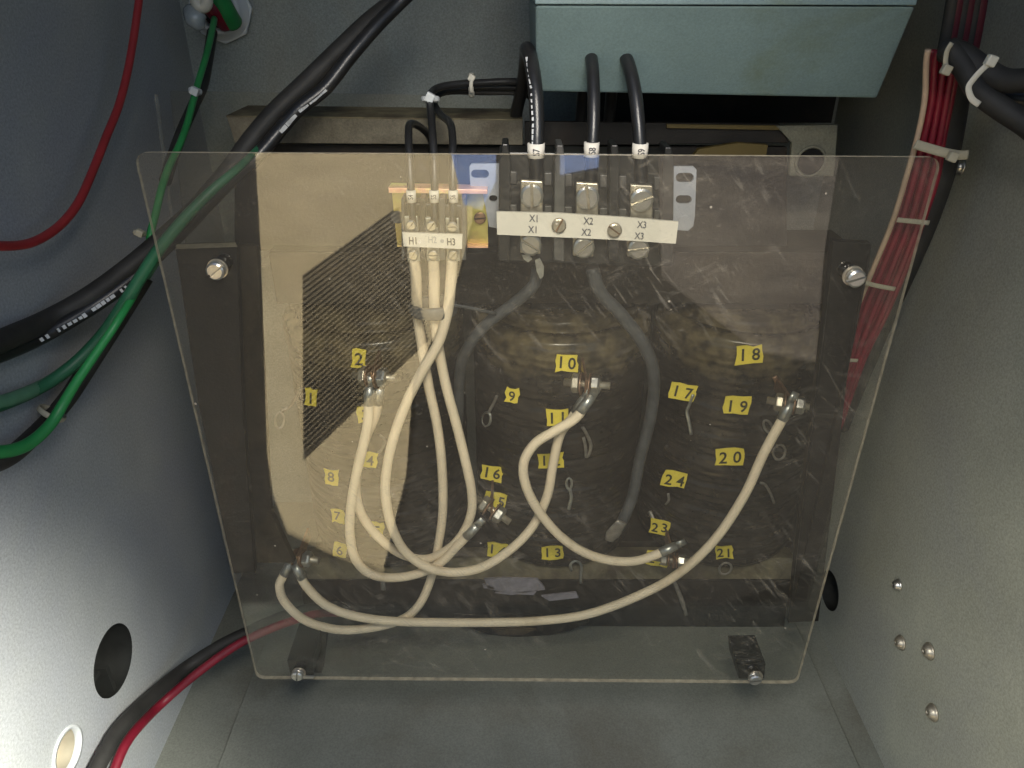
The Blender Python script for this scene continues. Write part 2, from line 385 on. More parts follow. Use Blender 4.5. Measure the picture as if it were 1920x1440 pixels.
# raised mounting pan on the floor: its left and right edge are the thin lines that run back from the lower frame edge
b = MB(); pl = atz(400, 1440).x + .004; pr = atz(1610, 1440).x
b.box(((pl + pr) / 2, .485, .0012), ((pr - pl) / 2, .235, .0012)); 
o = build(b, 'mounting_pan', 'paint_floor', None, .0008); setp(o, 'grey painted sheet metal pan lying on the cabinet floor under the transformer', 'panel')
# ground outside the open front (seen mirrored in the cover)
ZG = -.35
def refl(px, py, Z=ZG):            # the spot that the cover (plane y=.40) mirrors at that pixel
    p = at(px, py, .40); d = ray(px, py); d = Vector((d.x, -d.y, d.z)); return p + d * ((Z - p.z) / d.z)
b = MB(); b.box((0, -9.8, ZG - .05), (12, 9.9, .05)); struct(b, 'ground', 'asphalt')
b = MB(); pts = [refl(x, y) for x, y in ((478, 270), (490, 480), (502, 860), (512, 930), (538, 1000), (640, 1050), (720, 1075), (762, 900), (775, 720), (850, 560), (885, 420), (890, 270))]
b.prism([p + Vector((0, 0, .012)) for p in pts], (0, 0, -.02))
o = build(b, 'concrete_slab', 'concrete_tan'); setp(o, 'tan sunlit concrete slab mirrored in the left half of the clear cover', 'slab')
g = root('floor_grate', refl(640, 700), 'dark slatted grate mirrored in the cover behind the tags 1 and 2', 'grate')
b = MB(); q = [(568, 525), (745, 395), (800, 648), (570, 872)]
b.prism([refl(*p) + Vector((0, 0, .016)) for p in q], (0, 0, -.003)); build(b, 'backing', 'grate_dark', g)
b = MB(); n = 32
def lerp2(a, c, t): return (a[0] + (c[0] - a[0]) * t, a[1] + (c[1] - a[1]) * t)
for i in range(n):
    t0, t1 = (i + .25) / n, (i + .5) / n
    b.prism([refl(*p) + Vector((0, 0, .022)) for p in (lerp2(q[0], q[3], t0), lerp2(q[1], q[2], t0), lerp2(q[1], q[2], t1), lerp2(q[0], q[3], t1))], (0, 0, -.005))
build(b, 'slat_panel', 'grate_bar', g)
b = MB(); b.prism([refl(x, y) + Vector((0, 0, .008)) for x, y in ((1235, 285), (1575, 285), (1545, 480), (1530, 680), (1420, 660), (1240, 520))], (0, 0, -.015))  # unseen patch added to give the glare at the cover's upper right
o = build(b, 'glare_patch', 'glare_tint'); setp(o, 'added grey brown patch mirrored as glare in the upper right of the cover', 'ground patch', None, 'stuff')
b = MB(); b.prism([refl(x, y) + Vector((0, 0, .012)) for x, y in ((1050, 270), (1125, 270), (1122, 318), (1050, 332))], (0, 0, -.015))  # sheet outside the view, added for blue reflections, partly of the sky
b.prism([refl(x, y) + Vector((0, 0, .0165)) for x, y in ((845, 290), (930, 270), (930, 345), (905, 395), (870, 390))], (0, 0, -.015))
o = build(b, 'blue_reflection_sheet', 'blue_reflection_sheet'); setp(o, 'added blue sheet mirrored as pale blue patches near the cover top', 'tarpaulin')

# holes in the side walls: lined cups so that the outside does not shine in
def cup(name, c, r, X, side, mats, label, depth=.03):
    g = root(name, c, label, 'hole')
    b = MB(); b.lathe(c, (-side, 0, 0), [(r, -.0005), (r, depth)], seg=40)   # open tube
    b.f = [f for f in b.f if len(f) < 10]; b.m = b.m[:len(b.f)]; b.sm = b.sm[:len(b.f)]
    build(b, 'lining', mats[0], g, fixn=False)
    b = MB(); b.lathe(c + Vector((-side * depth, 0, 0)), (-side, 0, 0), [(r + .001, 0), (r + .001, .002)], seg=40); build(b, 'back_plate', mats[1], g)
    return g
g = cup('knockout_hole', h1, hr1 - .0003, XL, 1, ('rubber', 'black_hole'), 'large round black cable hole in the lower left wall')
b = MB(); b.box(h1 + Vector((-.012, -.006, -.012)), (.010, .0018, .012)); build(b, 'clip', 'rubber', g)
b = MB(); b.box(h1 + Vector((-.010, -.018, .004)), (.008, .004, .0015)); build(b, 'clip', 'rubber', g)
g = cup('knockout_hole', h2, hr2 - .0006, XL, 1, ('nylon_dim', 'wire_beige'), 'smaller white rimmed hole at the bottom left corner', .014)
b = MB(); b.lathe(h2, (1, 0, 0), [(hr2 - .001, -.003), (hr2 - .001, .0012), (hr2 + .0015, .0012), (hr2 + .0015, 0)], seg=40); b.f = [f for f in b.f if len(f) < 10]; b.m = b.m[:len(b.f)]; b.sm = b.sm[:len(b.f)]
build(b, 'rim', 'white_plastic', g)
cup('knockout_hole', h3, .0187, XR, -1, ('rubber', 'black_hole'), 'dark hole in the right wall beside the lower right edge of the cover')

# rivets on the right wall
for (px, py, r, lab) in ((1686, 1097, .0042, 'topmost of the rivets on the lower right wall, bright silver'),
                         (1691, 1205, .0052, 'left rivet of the close pair on the right wall'),
                         (1744, 1221, .0055, 'right rivet of the close pair on the right wall'),
                         (1751, 1336, .0055, 'lowest brass tinted rivet on the right wall'),
                         (1803, 313, .0045, 'small shiny screw on the right wall under the cable tie')):
    b = MB(); c = atx(px, py, XR)
    b.lathe(c, (-1, 0, 0), [(r * 1.15, .0002), (r * 1.15, .0012), (r * .98, .0014), (r * .9, .0030), (r * .6, .0046), (r * .25, .0052), (r * .22, .0040), (0.00001, .0038)], seg=20)
    o = build(b, 'rivet', 'nickel_old' if py > 1150 else 'nickel'); setp(o, lab, 'rivet', 'rivets on the right wall')

# ------------------------------------------------------------------ blue box at the top and black blocks for the deep shade behind
g = root('equipment_box', at(1330, 150, .50), 'teal grey painted metal box hanging over the transformer with stained front', 'metal box')
f0 = [at(1005, -60, .47), at(1741, -60, .47), at(1715, 8, .47), at(1645, 184, .52), at(1005, 170, .52), at(1004, 6, .47)]
b = MB()
A = [at(1004, 10, .470), at(1717, 12, .470), at(1645, 184, .505), at(1005, 171, .505)]
b.prism(A, (0, .17, 0)); build(b, 'front_panel', 'paint_blue', g, .0015)
b = MB(); B = [at(1000, -140, .474), at(1755, -140, .474), at(1718, 10, .4685), at(1003, 8, .4685)]
b.prism(B, (0, .16, 0)); build(b, 'upper_panel', 'paint_blue', g, .0006)
# black blocks added for the deep shade behind and under the box
b = MB(); b.box((.225, .69, .66), (.070, .034, .17)); o = build(b, 'shade_block', 'frame_black'); setp(o, 'black block added for the deep shade behind the teal box at the upper right', 'shade block')
b = MB(); b.box((.17, .695, .475), (.105, .028, .022)); o = build(b, 'shade_block', 'frame_black'); setp(o, 'low black block added for the shade under the teal box', 'shade block')

# ------------------------------------------------------------------ transformer
T = root('transformer', (.04, .58, 0), 'dark three coil dry type transformer with yellow number tags behind the clear cover', 'transformer')
YC = .588; RC = .0755; CX = (-.118, .042, .200); ZC0, ZC1 = .085, .318
def on_coil(px, py, ci, off=0.0):
    d = ray(px, py); cx = CX[ci]; R = RC + off
    a = d.x ** 2 + d.y ** 2; bb = 2 * (d.x * (CAM.x - cx) + d.y * (CAM.y - YC)); c_ = (CAM.x - cx) ** 2 + (CAM.y - YC) ** 2 - R * R
    D = bb * bb - 4 * a * c_
    if D < 0: return CAM + d * (-bb / (2 * a))
    return CAM + d * ((-bb - math.sqrt(D)) / (2 * a))
coils = []
for ci, cx in enumerate(CX):
    b = MB(); H = ZC1 - ZC0
    prof = [(.03, 0), (RC - .006, 0), (RC - .001, .006), (RC, .012)]
    zz = .012
    while zz < H - .05:
        prof += [(RC - .0012, zz + .001), (RC + .0002, zz + .004), (RC + .0006, zz + .018), (RC, zz + .026)]; zz += .027
    prof += [(RC, H - .024), (RC + .0012, H - .022), (RC + .0012, H - .006), (RC - .002, H), (RC - .010, H + .002), (RC - .012, H - .004), (RC - .024, H - .004), (RC - .026, H + .006), (.03, H + .006)]
    b.lathe((cx, YC, ZC0), (0, 0, 1), prof, seg=64)
    c = build(b, 'coil', 'coil_varnish', T, label=('left coil with tags 1 to 8', 'middle coil with tags 9 to 16', 'right coil with tags 17 to 24')[ci]); coils.append(c)
# core and frame
b = MB(); b.box((.041, YC, .352), (.232, .030, .022)); build(b, 'top_yoke', 'core_steel', T, .001)
b = MB(); b.box((.041, YC, .060), (.232, .030, .022)); build(b, 'bottom_yoke', 'core_steel', T, .001)
for cx in CX: b = MB(); b.box((cx, YC, .205), (.026, .026, .13)); build(b, 'core_leg', 'core_steel', T)
# upper clamp: tan steel angle whose lip runs along y=215 in the photo
YA = .560
b = MB(); b.prism([at(424, 217, YA), at(980, 224, YA), at(980, 272, YA), at(440, 268, YA)], (0, .004, 0))
build(b, 'top_angle', 'frame_tan', T, .0006)
b = MB(); b.prism([at(424, 216.5, YA - .0006), at(980, 223.5, YA - .0006), at(980, 226, YA - .0006), at(424, 219.5, YA - .0006)], (0, .05, 0)); build(b, 'top_angle', 'bottom_tan', T)
b = MB(); b.prism([at(984, 228, YA + .004), at(1462, 232, YA + .004), at(1480, 268, YA + .004), at(984, 274, YA + .004)], (0, .005, 0)); build(b, 'top_angle', 'frame_black', T, .0006)  # right part of the same angle, black for the shade under the box
b = MB(); b.prism([at(1250, 233, YA + .001), at(1475, 236, YA + .001), at(1478, 244, YA + .001), at(1250, 240, YA + .001)], (0, .003, 0)); build(b, 'insulation_strip', 'yellow_insul', T)
b = MB(); pts = [at(1455, 236, YA), at(1571, 234, YA), at(1564, 330, YA), at(1480, 330, YA), at(1485, 268, YA)]
b.prism(pts, (0, .004, 0)); bk = build(b, 'lifting_plate', 'frame_grey', T, .0005)
b = MB(); c = at(1520, 303, YA - .001); rr = 27 * pxm(1520, 303, YA)
b.tube([c + Vector((rr * math.cos(2 * PI * k / 24), 0, rr * math.sin(2 * PI * k / 24))) for k in range(24)], .0012, closed=True, seg=8, raw=True); build(b, 'eye_rim', 'frame_grey', bk)
b = MB(); b.lathe(c, (0, -1, 0), [(rr * .86, -.001), (rr * .86, .0006)], seg=24); build(b, 'eye_hole', 'black_hole', bk)
b = MB(); b.prism([at(1385, 268, YA - .004), at(1440, 272, YA - .004), at(1436, 292, YA - .004), at(1300, 292, YA - .004), at(1310, 280, YA - .004)], (0, .005, 0)); build(b, 'insulation_strip', 'yellow_insul', T)
# dark throat between the clamp and the yoke
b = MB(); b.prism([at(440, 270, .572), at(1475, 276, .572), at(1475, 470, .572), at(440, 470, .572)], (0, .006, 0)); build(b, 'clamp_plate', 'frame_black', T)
# lower clamp: light top lip and dark front
YL = .528
b = MB(); b.prism([at(548, 1046, YL), at(1492, 1046, YL), at(1485, 1086, YL - .012), at(562, 1086, YL - .012)], (0, .02, -.004)); build(b, 'bottom_ledge', 'bottom_tan', T, .0005)
b = MB(); b.prism([at(562, 1087, YL - .011), at(1485, 1087, YL - .011), at(1470, 1176, YL - .004), at(575, 1172, YL - .004)], (0, .010, 0)); build(b, 'bottom_clamp', 'frame_black', T, .0006)
b = MB(); pts = [at(x, y, YL - .016) for x, y in ((850, 1166), (1105, 1166), (1070, 1182), (1030, 1191), (960, 1195), (915, 1189), (880, 1178))]
b.prism(pts, (0, .012, 0)); build(b, 'curved_plate', 'frame_black', T)  # dark curved plate below the lower clamp
b = MB(); b.prism([at(x, y, YL - .018) for x, y in ((920, 1178), (1005, 1180), (980, 1191), (935, 1190))], (0, .012, 0)); build(b, 'curved_plate', 'rust', T)
for poly in (((908, 1086), (935, 1084), (1008, 1086), (1020, 1101), (1022, 1106), (962, 1114), (915, 1104)), ((928, 1112), (960, 1116), (1002, 1108), (1010, 1104), (1000, 1116)),
             ((1015, 1118), (1080, 1111), (1085, 1121), (1030, 1127)), ((905, 1097), (925, 1098), (927, 1105), (907, 1103))):
    b = MB(); b.prism([at(x, y, YL - .016) for x, y in poly], (0, .002, 0)); build(b, 'sheen_patch', 'sheen_lilac', T)  # lilac pieces paint the sheen on the bottom channel
# two black steel posts that carry the cover, and their feet
YP = .418
b = MB(); b.prism([at(328, 462, YP), at(444, 458, YP), at(455, 760, YP), at(478, 1075, YP), at(436, 1075, YP), at(372, 760, YP)], (0, .006, 0)); build(b, 'frame_post', 'frame_black', T, .0006)  # lower end lengthened to darken the area left of the coils
b = MB(); b.prism([at(446, 462, YP + .03), at(482, 462, YP + .03), at(508, 960, YP + .03), at(552, 1056, YP + .03), at(470, 1056, YP + .03), at(455, 760, YP + .03)], (0, .006, 0)); build(b, 'frame_post', 'frame_brown', T, .0006)
b = MB(); b.prism([at(1562, 452, YP), at(1634, 456, YP), at(1630, 500, YP), at(1590, 700, YP), at(1535, 1165, YP + .012), at(1478, 1168, YP + .012), at(1520, 800, YP), at(1556, 520, YP)], (0, .006, 0)); build(b, 'frame_post', 'frame_black', T, .0006)  # post drawn longer so its black covers the shaded back corner
b = MB(); b.prism([at(440, 455, YP + .001), at(445, 463, YP - .002), at(330, 467, YP - .002), at(330, 459, YP + .001)], (0, .001, 0)); build(b, 'post_lip', 'frame_tan', T)
for poly in (((538, 1238), (586, 1236), (588, 1266), (545, 1268)), ((1382, 1246), (1436, 1245), (1433, 1272), (1385, 1273))):
    b = MB(); b.prism([at(x, y, .41) for x, y in poly], (0, .03, 0)); build(b, 'standoff_foot', 'frame_black', T, .0006)
b = MB(); b.prism([at(556, 1182, .470), at(614, 1180, .470), at(604, 1262, .424), at(560, 1262, .424)], (0, .008, 0)); build(b, 'standoff_arm', 'frame_black', T, .0006)

# yellow number tags glued to the coils: (px, py, text, width px, height px, tilt degrees, coil)
TAGS = [(583, 745, '1', 25, 30, -8, 0), (673, 672, '2', 27, 33, -6, 0), (684, 779, '3', 28, 28, -4, 0), (694, 862, '4', 26, 27, -6, 0),
        (707, 993, '5', 24, 27, -4, 0), (637, 1031, '6', 25, 27, -4, 0), (633, 968, '7', 25, 25, -4, 0), (621, 895, '8', 26, 28, -4, 0),
        (960, 742, '9', 25, 27, -4, 1), (1062, 681, '10', 41, 31, -2, 1), (1045, 783, '11', 40, 30, 2, 1), (1032, 864, '12', 46, 28, 2, 1),
        (1036, 1037, '13', 39, 26, 3, 1), (932, 1031, '14', 38, 27, -5, 1), (930, 938, '15', 40, 28, -10, 1), (922, 888, '16', 38, 29, -9, 1),
        (1280, 734, '17', 47, 29, -8, 2), (1405, 666, '18', 48, 32, 5, 2), (1382, 760, '19', 48, 31, 0, 2), (1369, 857, '20', 51, 32, 2, 2),
        (1358, 1036, '21', 30, 26, 8, 2), (1233, 1048, '22', 42, 26, -8, 2), (1237, 989, '23', 34, 26, -4, 2), (1265, 899, '24', 44, 29, -8, 2)]
for (px, py, s_, wp, hp, tilt, ci) in TAGS:
    c = on_coil(px, py, ci, .0016)
    nrm = Vector((c.x - CX[ci], c.y - YC, 0)).normalized() * .35 + Vector((0, -1, .12)) * .65; nrm.normalize()
    if wp > 34: nrm = (nrm * .3 + Vector((0, -1, .1)) * .7).normalized()
    k = pxm(px, py, c.y); t = math.radians(tilt)
    xd = Vector((1, 0, 0)); xd = (xd - nrm * xd.dot(nrm)).normalized(); ud = nrm.cross(xd) * 1
    if ud.z < 0: ud = -ud
    x2 = xd * math.cos(t) + ud * math.sin(t); u2 = ud * math.cos(t) - xd * math.sin(t)
    hw, hh = wp * k / 2, hp * k / 2 * 1.12
    c = c + nrm * (.003 + (.012 if s_ == '22' else 0) + (hw * .45 if wp > 34 else hw * .2))
    c = at(px, py, c.y)
    b = MB(); jit = lambda: random.uniform(-.0010, .0010)
    cor = [c + x2 * (sx * hw + jit()) + u2 * (sy * hh + jit()) for sx, sy in ((-1, -1), (-.3, -1), (.3, -1), (1, -1), (1, -.2), (1, .3), (1, 1), (.3, 1), (-.3, 1), (-1, 1), (-1, .2), (-1, -.4))]
    b.prism(cor, -nrm * .0010)
    n_ = len(s_)
    for i, ch in enumerate(s_):
        b.text(ch, c + x2 * ((i - (n_ - 1) / 2) * hw * 1.0) + nrm * .0003 + u2 * jit(), x2, u2, hh * 1.36, 1, sx=.95, bold=.018)
    build(b, 'number_tag', ['tag_yellow', 'ink_tag'], coils[ci], fixn=False, label='yellow tag ' + s_)

# bare tap loops hanging on the coils (px points)
def tap(ci, pts, r=.0011, flat=.5, m='tab_metal', closed=False, off=.004, offs=None):
    b = MB(); P = []
    for i, (x, y) in enumerate(pts):
        P.append(on_coil(x, y, ci, off if offs is None else offs[i]))
    b.tube(P, r, closed=closed, seg=8, flat=flat, res=4); build(b, 'tap_tab', m, coils[ci])
def loop(cx, cy, w_, h_, ang=0, n=12):
    a = math.radians(ang); R = []
    for k in range(n):
        x, y = w_ * math.cos(2 * PI * k / n), h_ * math.sin(2 * PI * k / n); R.append((cx + x * math.cos(a) - y * math.sin(a), cy + x * math.sin(a) + y * math.cos(a)))
    return R
tap(0, loop(524, 788, 8, 15, 5), closed=True, off=.006, m='tinned'); tap(0, [(528, 772), (545, 760), (558, 740), (564, 728)], .0015, off=.003)
tap(0, [(716, 1080), (718, 1092), (719, 1106)], .0022, .4, 'tinned', off=.004)
tap(0, [(708, 850), (716, 842), (722, 826), (712, 815)], .0012)
tap(0, [(575, 1135), (572, 1150), (580, 1160)], .0018, .4, off=.003)
tap(1, loop(912, 786, 8, 13, 5), closed=True, off=.006, m='tinned'); tap(1, [(916, 774), (925, 757), (932, 742)], .0013, off=.003)
tap(1, [(1092, 800), (1102, 818), (1108, 835), (1104, 852), (1099, 856), (1098, 840), (1094, 820)], .0014, off=.005)
tap(1, loop(1067, 907, 5, 10), closed=True, off=.006, m='tinned'); tap(1, [(1068, 917), (1071, 932), (1068, 948), (1066, 955)], .0016, .4, 'tinned', off=.005)
tap(1, [(1072, 1070), (1070, 1058), (1080, 1052), (1090, 1060), (1089, 1078), (1089, 1094)], .0013, m='tinned', off=.006)
tap(1, [(935, 1118), (930, 1130), (924, 1146), (926, 1154), (934, 1140), (938, 1122)], .0011, m='tab_metal', off=.010)
tap(1, [(900, 1042), (906, 1030), (912, 1022), (920, 1040), (926, 1050)], .0011, off=.005)
tap(2, [(1300, 740), (1292, 760), (1288, 772), (1292, 792), (1296, 815)], .0014, .5, 'tinned', off=.004)
tap(2, loop(1461, 848, 11, 14, 15), closed=True, off=.008); tap(2, loop(1440, 800, 7, 13, -28), closed=True, off=.008)
tap(2, [(1452, 706), (1461, 722), (1474, 740), (1482, 750)], .0020, .4, 'copper_dull', off=.008)
tap(2, [(1425, 905), (1434, 908), (1444, 924), (1452, 944)], .0012, off=.008)
tap(2, loop(1360, 1066, 12, 10, -35), closed=True, off=.008)
tap(2, [(1264, 1090), (1272, 1110), (1280, 1130), (1287, 1154)], [.0018, .0022, .0024, .0014], .4, off=.010)
tap(2, [(1218, 958), (1226, 975), (1232, 980)], .0018, .4, off=.004); tap(2, [(1253, 925), (1254, 938), (1248, 946)], .0012, off=.004)
# bolted tap studs with two hex heads
def stud(ci, px, py, Y, ax, r=.0075, gap=.0075):
    c = at(px, py, Y); ax = Vector(ax).normalized(); b = MB()
    b.lathe(c - ax * .016, ax, [(.0028, 0), (.0028, .034)], seg=14)
    st_ = build(b, 'tap_stud', 'nickel_old', coils[ci])
    b = MB(); b.lathe(c + ax * gap * .6, ax, [(r, 0), (r, .0048), (r * .8, .0064), (.0001, .0066)], seg=6, smooth=False, a0=.3); build(b, 'nut', 'nickel', st_, .0006)
    b = MB(); b.lathe(c - ax * (gap * .6 + .0048), ax, [(r * .8, -.001), (r, 0), (r, .0045)], seg=6, smooth=False, a0=.5); build(b, 'nut', 'nickel_old', st_, .0006)
    b = MB(); b.lathe(c - ax * .0040, ax, [(r * 1.12, 0), (r * 1.12, .0013)], seg=22); b.lathe(c + ax * .0026, ax, [(r * 1.12, 0), (r * 1.12, .0013)], seg=22); build(b, 'washer', 'copper_dull', st_)
    b = MB(); w_ = Vector((0, 0, 1)); b.box(c + Vector((0, .014, 0)), (.0010, .018, .0055)); build(b, 'tab', 'copper_dull', st_)
    return c
stud(0, 700, 706, .474, (1, -.25, .05)); stud(0, 562, 1046, .474, (1, -.25, .05), .0068)
stud(1, 1098, 720, .474, (1, -.25, .05), .0075); stud(1, 922, 955, .474, (1, -.5, -.5), .0072)
stud(2, 1480, 757, .474, (1, -.35, 0), .0070); stud(2, 1262, 1050, .480, (1, -.3, .1), .0058)

# grey leads that run down between the coils
def lead(pts, r, m='lead_grey', name='coil_lead', label=None):
    b = MB(); b.tube([at(x, y, Y) for x, y, Y in pts], r); build(b, name, m, T, label=label)
lead([(1008, 500, .478), (1000, 535, .480), (960, 572, .485), (915, 605, .487), (878, 650, .490), (862, 700, .505), (860, 800, .530)], .0042)
lead([(1110, 500, .480), (1125, 548, .482), (1165, 590, .487), (1208, 648, .492), (1226, 705, .500), (1220, 780, .508), (1200, 860, .512), (1186, 930, .510), (1163, 985, .505), (1150, 1000, .50)], .0048)
b = MB(); b.tube([at(x, y, .498) for x, y in ((1166, 978), (1150, 1000), (1142, 1014))], [.0045, .0065, .004], flat=.3); build(b, 'lead_lug', 'tab_metal', T)

# ------------------------------------------------------------------ slotted screw helper
def screw_mb(b, c, r, ang, h=.0022, m=0, ms=1, axis=(0, -1, 0), gapf=.13):
    c = Vector(c); ax = Vector(axis).normalized()
    x = Vector((1, 0, 0)); x = (x - ax * x.dot(ax)).normalized(); y = Vector((0, 0, 1)); y = (y - ax * y.dot(ax) - x * y.dot(x)).normalized()
    a = math.radians(ang); u = x * math.cos(a) + y * math.sin(a); v = y * math.cos(a) - x * math.sin(a)
    b.lathe(c, ax, [(r * 1.0, 0), (r, h * .45)], ms, 28)
    for sgn in (1, -1):
        base, top = [], []
        g_ = gapf * r; a0 = math.asin(g_ / r)
        for k in range(15):
            t = a0 + (PI - 2 * a0) * k / 14
            base.append(c + ax * h * .46 + u * (r * math.cos(t)) + v * (sgn * r * math.sin(t)))
            yy = max(math.sin(t) * r * .80, g_)
            top.append(c + ax * (h * 1.25) + u * (r * .80 * math.cos(t)) + v * (sgn * yy))
        mid = [c + ax * h * 1.0 + (p - c - ax * h * .46) for p in base]
        n = 15
        b.add(base + mid + top, [[i, i + 1, n + i + 1, n + i] for i in range(n - 1)] + [[n + i, n + i + 1, 2 * n + i + 1, 2 * n + i] for i in range(n - 1)] + [[2 * n + i for i in range(n)], [0, n, 2 * n, 3 * n - 1, 2 * n - 1, n - 1]], m)
def screw(name, px, py, Y, rp, ang, parent, mats=('nickel', 'nickel_old'), h=.0022, label=None):
    b = MB(); screw_mb(b, at(px, py, Y), rp * pxm(px, py, Y), ang, h); return build(b, name, list(mats), parent, label=label)

# ------------------------------------------------------------------ small H terminal block on its gold bracket
YH = .452
H = root('terminal_block', at(808, 420, YH), 'small black terminal block labelled H1 H2 H3 on a gold plated bracket', 'terminal block')
b = MB(); b.prism([at(735, 362, YH + .018), at(914, 362, YH + .018), at(915, 464, YH + .018), at(745, 462, YH + .018)], (0, .0015, 0)); br = build(b, 'bracket', 'zinc_gold', H)
b = MB(); b.prism([at(728, 352, YH + .006), at(914, 356, YH + .006), at(914, 364, YH + .006), at(729, 362, YH + .006)], (0, .013, 0)); build(b, 'bracket_lip', 'zinc_pink', br, .0003)
b = MB(); b.prism([at(745, 460, YH + .012), at(915, 462, YH + .012), at(915, 465, YH + .012), at(745, 463, YH + .012)], (0, .008, 0)); build(b, 'bracket_lip', 'zinc_pink', br)
b = MB(); b.lathe(at(745, 407, YH + .018), (0, -1, 0), [(.0042, 0), (.0042, .0004)], seg=20); build(b, 'bracket_hole', 'bakelite_grey', br)
screw('bracket_screw', 900, 408, YH + .017, 11, 5, br, ('copper_dull', 'bakelite_grey'), .002)
b = MB(); b.prism([at(x, y, YH + .003) for x, y in ((756, 480), (870, 482), (872, 384), (758, 380))], (0, .014, 0)); build(b, 'body', 'bakelite', H, .001)
for x0, x1 in ((752, 757), (786, 797), (823, 834), (865, 873)):
    b = MB(); b.prism([at(x0, 372, YH - .003), at(x1, 372, YH - .003), at(x1 + 1, 488, YH - .003), at(x0 + 1, 488, YH - .003)], (0, .018, 0)); build(b, 'barrier', 'bakelite_grey' if x0 != 786 else 'bakelite', H, .0005)
b = MB(); b.prism([at(754, 436, YH - .0055), at(867, 440, YH - .0055), at(866, 467, YH - .0055), at(757, 462, YH - .0055)], (0, .002, 0))
k = pxm(810, 450, YH); xr = Vector((1, 0, -.035)).normalized(); up = Vector((0, 0, 1)); fr = Vector((0, -.0003, 0))
b.text('H1', at(774, 451, YH - .0055) + fr, xr, up, 14 * k, 1, .72, .02); b.text('H3', at(846, 453, YH - .0055) + fr, xr, up, 14 * k, 1, .72, .02)
b.text('H2', at(811, 449, YH - .0055) + fr, xr, up, 13 * k, 2, .72, .01)
b.lathe(at(829, 452, YH - .0055), (0, -1, 0), [(.0012, 0), (.0012, .0002)], 2, 14)
build(b, 'label_strip', ['tape_white', 'ink', 'ink_faded'], H, fixn=False)
for (x, y, a) in ((771, 421, 50), (809, 423, 50), (848, 424, 0), (775, 477, 60), (812, 477, 0), (850, 477, 45)):
    b = MB(); b.box(at(x, y, YH - .0005) + Vector((0, .002, 0)), (.0042, .0012, .0048)); pt = build(b, 'clamp', 'tinned', H, .0004)
    screw('screw', x, y, YH - .001, 9.5, a, pt, ('tape_white' if y < 0 else 'nickel', 'nickel_old'), .002)

# ------------------------------------------------------------------ large X terminal block
YX = .455
X = root('terminal_block', at(1101, 390, YX), 'large black power terminal block with paper strip X1 X2 X3', 'terminal block')
b = MB(); b.prism([at(x, y, YX + .008) for x, y in ((936, 285), (1262, 290), (1262, 500), (936, 490))], (0, .022, 0)); build(b, 'body', 'bakelite', X, .001)
for (x0, x1, t) in ((936, 958, 282), (1040, 1060, 284), (1143, 1162, 284), (1243, 1264, 288)):
    xm = (x0 + x1) / 2
    b = MB(); b.prism([at(x, y, YX - .004) for x, y in ((x0, 300), (xm - 7, 292), (xm - 6, t - 12), (xm + 6, t - 12), (xm + 8, 292), (x1, 302), (x1 - 2, 492), (x0 - 2, 488))], (0, .020, 0)); build(b, 'barrier', 'bakelite_grey' if x0 < 1100 and x0 > 1000 else 'bakelite', X, .0008)
for xc, yc in ((997, 366), (1101, 370), (1203, 374)):
    b = MB()
    b.prism([at(x, y, YX - .001) for x, y in ((xc - 21, yc - 28), (xc + 21, yc - 26), (xc + 21, yc + 40), (xc - 21, yc + 38))], (0, .004, 0)); pl_ = build(b, 'clamp', 'nickel_old', X, .0008)
    b = MB()
    for dx, dy, hh in ((-36, -32, 12), (30, -30, 12), (-36, 28, 10), (30, 30, 10)):
        b.prism([at(x, y, YX + .006) for x, y in ((xc + dx - 6, yc + dy - hh), (xc + dx + 8, yc + dy - hh), (xc + dx + 8, yc + dy + hh), (xc + dx - 6, yc + dy + hh))], (0, .003, 0))
    build(b, 'rib', 'bakelite_grey', X, .0006)
    screw('screw', xc + (0 if xc < 1200 else -1), yc - 1, YX - .001, 21.5, {997: 92, 1101: 100, 1203: 22}[xc], pl_, ('nickel', 'nickel_old'), .0034)
for xc, yc, a in ((995, 457, -32), (1094, 462, 40), (1196, 464, 8)):
    b = MB(); b.prism([at(x, y, YX - .001) for x, y in ((xc - 20, yc - 20), (xc + 20, yc - 18), (xc + 19, yc + 20), (xc - 20, yc + 18))], (0, .004, 0)); pl_ = build(b, 'clamp', 'nickel_old', X, .0008)
    screw('screw', xc, yc, YX - .001, 20, a, pl_, ('nickel', 'nickel_old'), .0034)
# white-painted mounting ends with slots
def slot_plate(name, outline, holes, Y, mt, parent):
    b = bmesh.new(); edges = []
    for ring in [outline] + holes:
        vs = [b.verts.new(at(x, y, Y)) for x, y in ring]
        for i in range(len(vs)): edges.append(b.edges.new((vs[i], vs[(i + 1) % len(vs)])))
    bmesh.ops.triangle_fill(b, use_beauty=True, use_dissolve=False, edges=edges)
    ret = bmesh.ops.extrude_face_region(b, geom=list(b.faces))
    for gg in ret['geom']:
        if isinstance(gg, bmesh.types.BMVert): gg.co.y += .002
    mb = MB(); b.verts.index_update(); mb.v = [v.co.copy() for v in b.verts]; mb.f = [[v.index for v in f.verts] for f in b.faces]; mb.m = [0] * len(mb.f); mb.sm = [False] * len(mb.f); b.free()
    return build(mb, name, mt, parent)
def slot(cx, cy, hw, hh, n=7):
    R = []
    for k in range(n): a = -PI / 2 + PI * k / (n - 1); R.append((cx + hw - hh + hh * math.cos(a), cy + hh * math.sin(a)))
    for k in range(n): a = PI / 2 + PI * k / (n - 1); R.append((cx - hw + hh + hh * math.cos(a), cy + hh * math.sin(a)))
    return R
slot_plate('mounting_ear', [(884, 307), (880, 313), (882, 350), (905, 360), (917, 425), (942, 430), (942, 307)], [slot(900, 326, 17, 8), slot(925, 372, 8, 6)], YX + .012, 'zinc_grey', X)
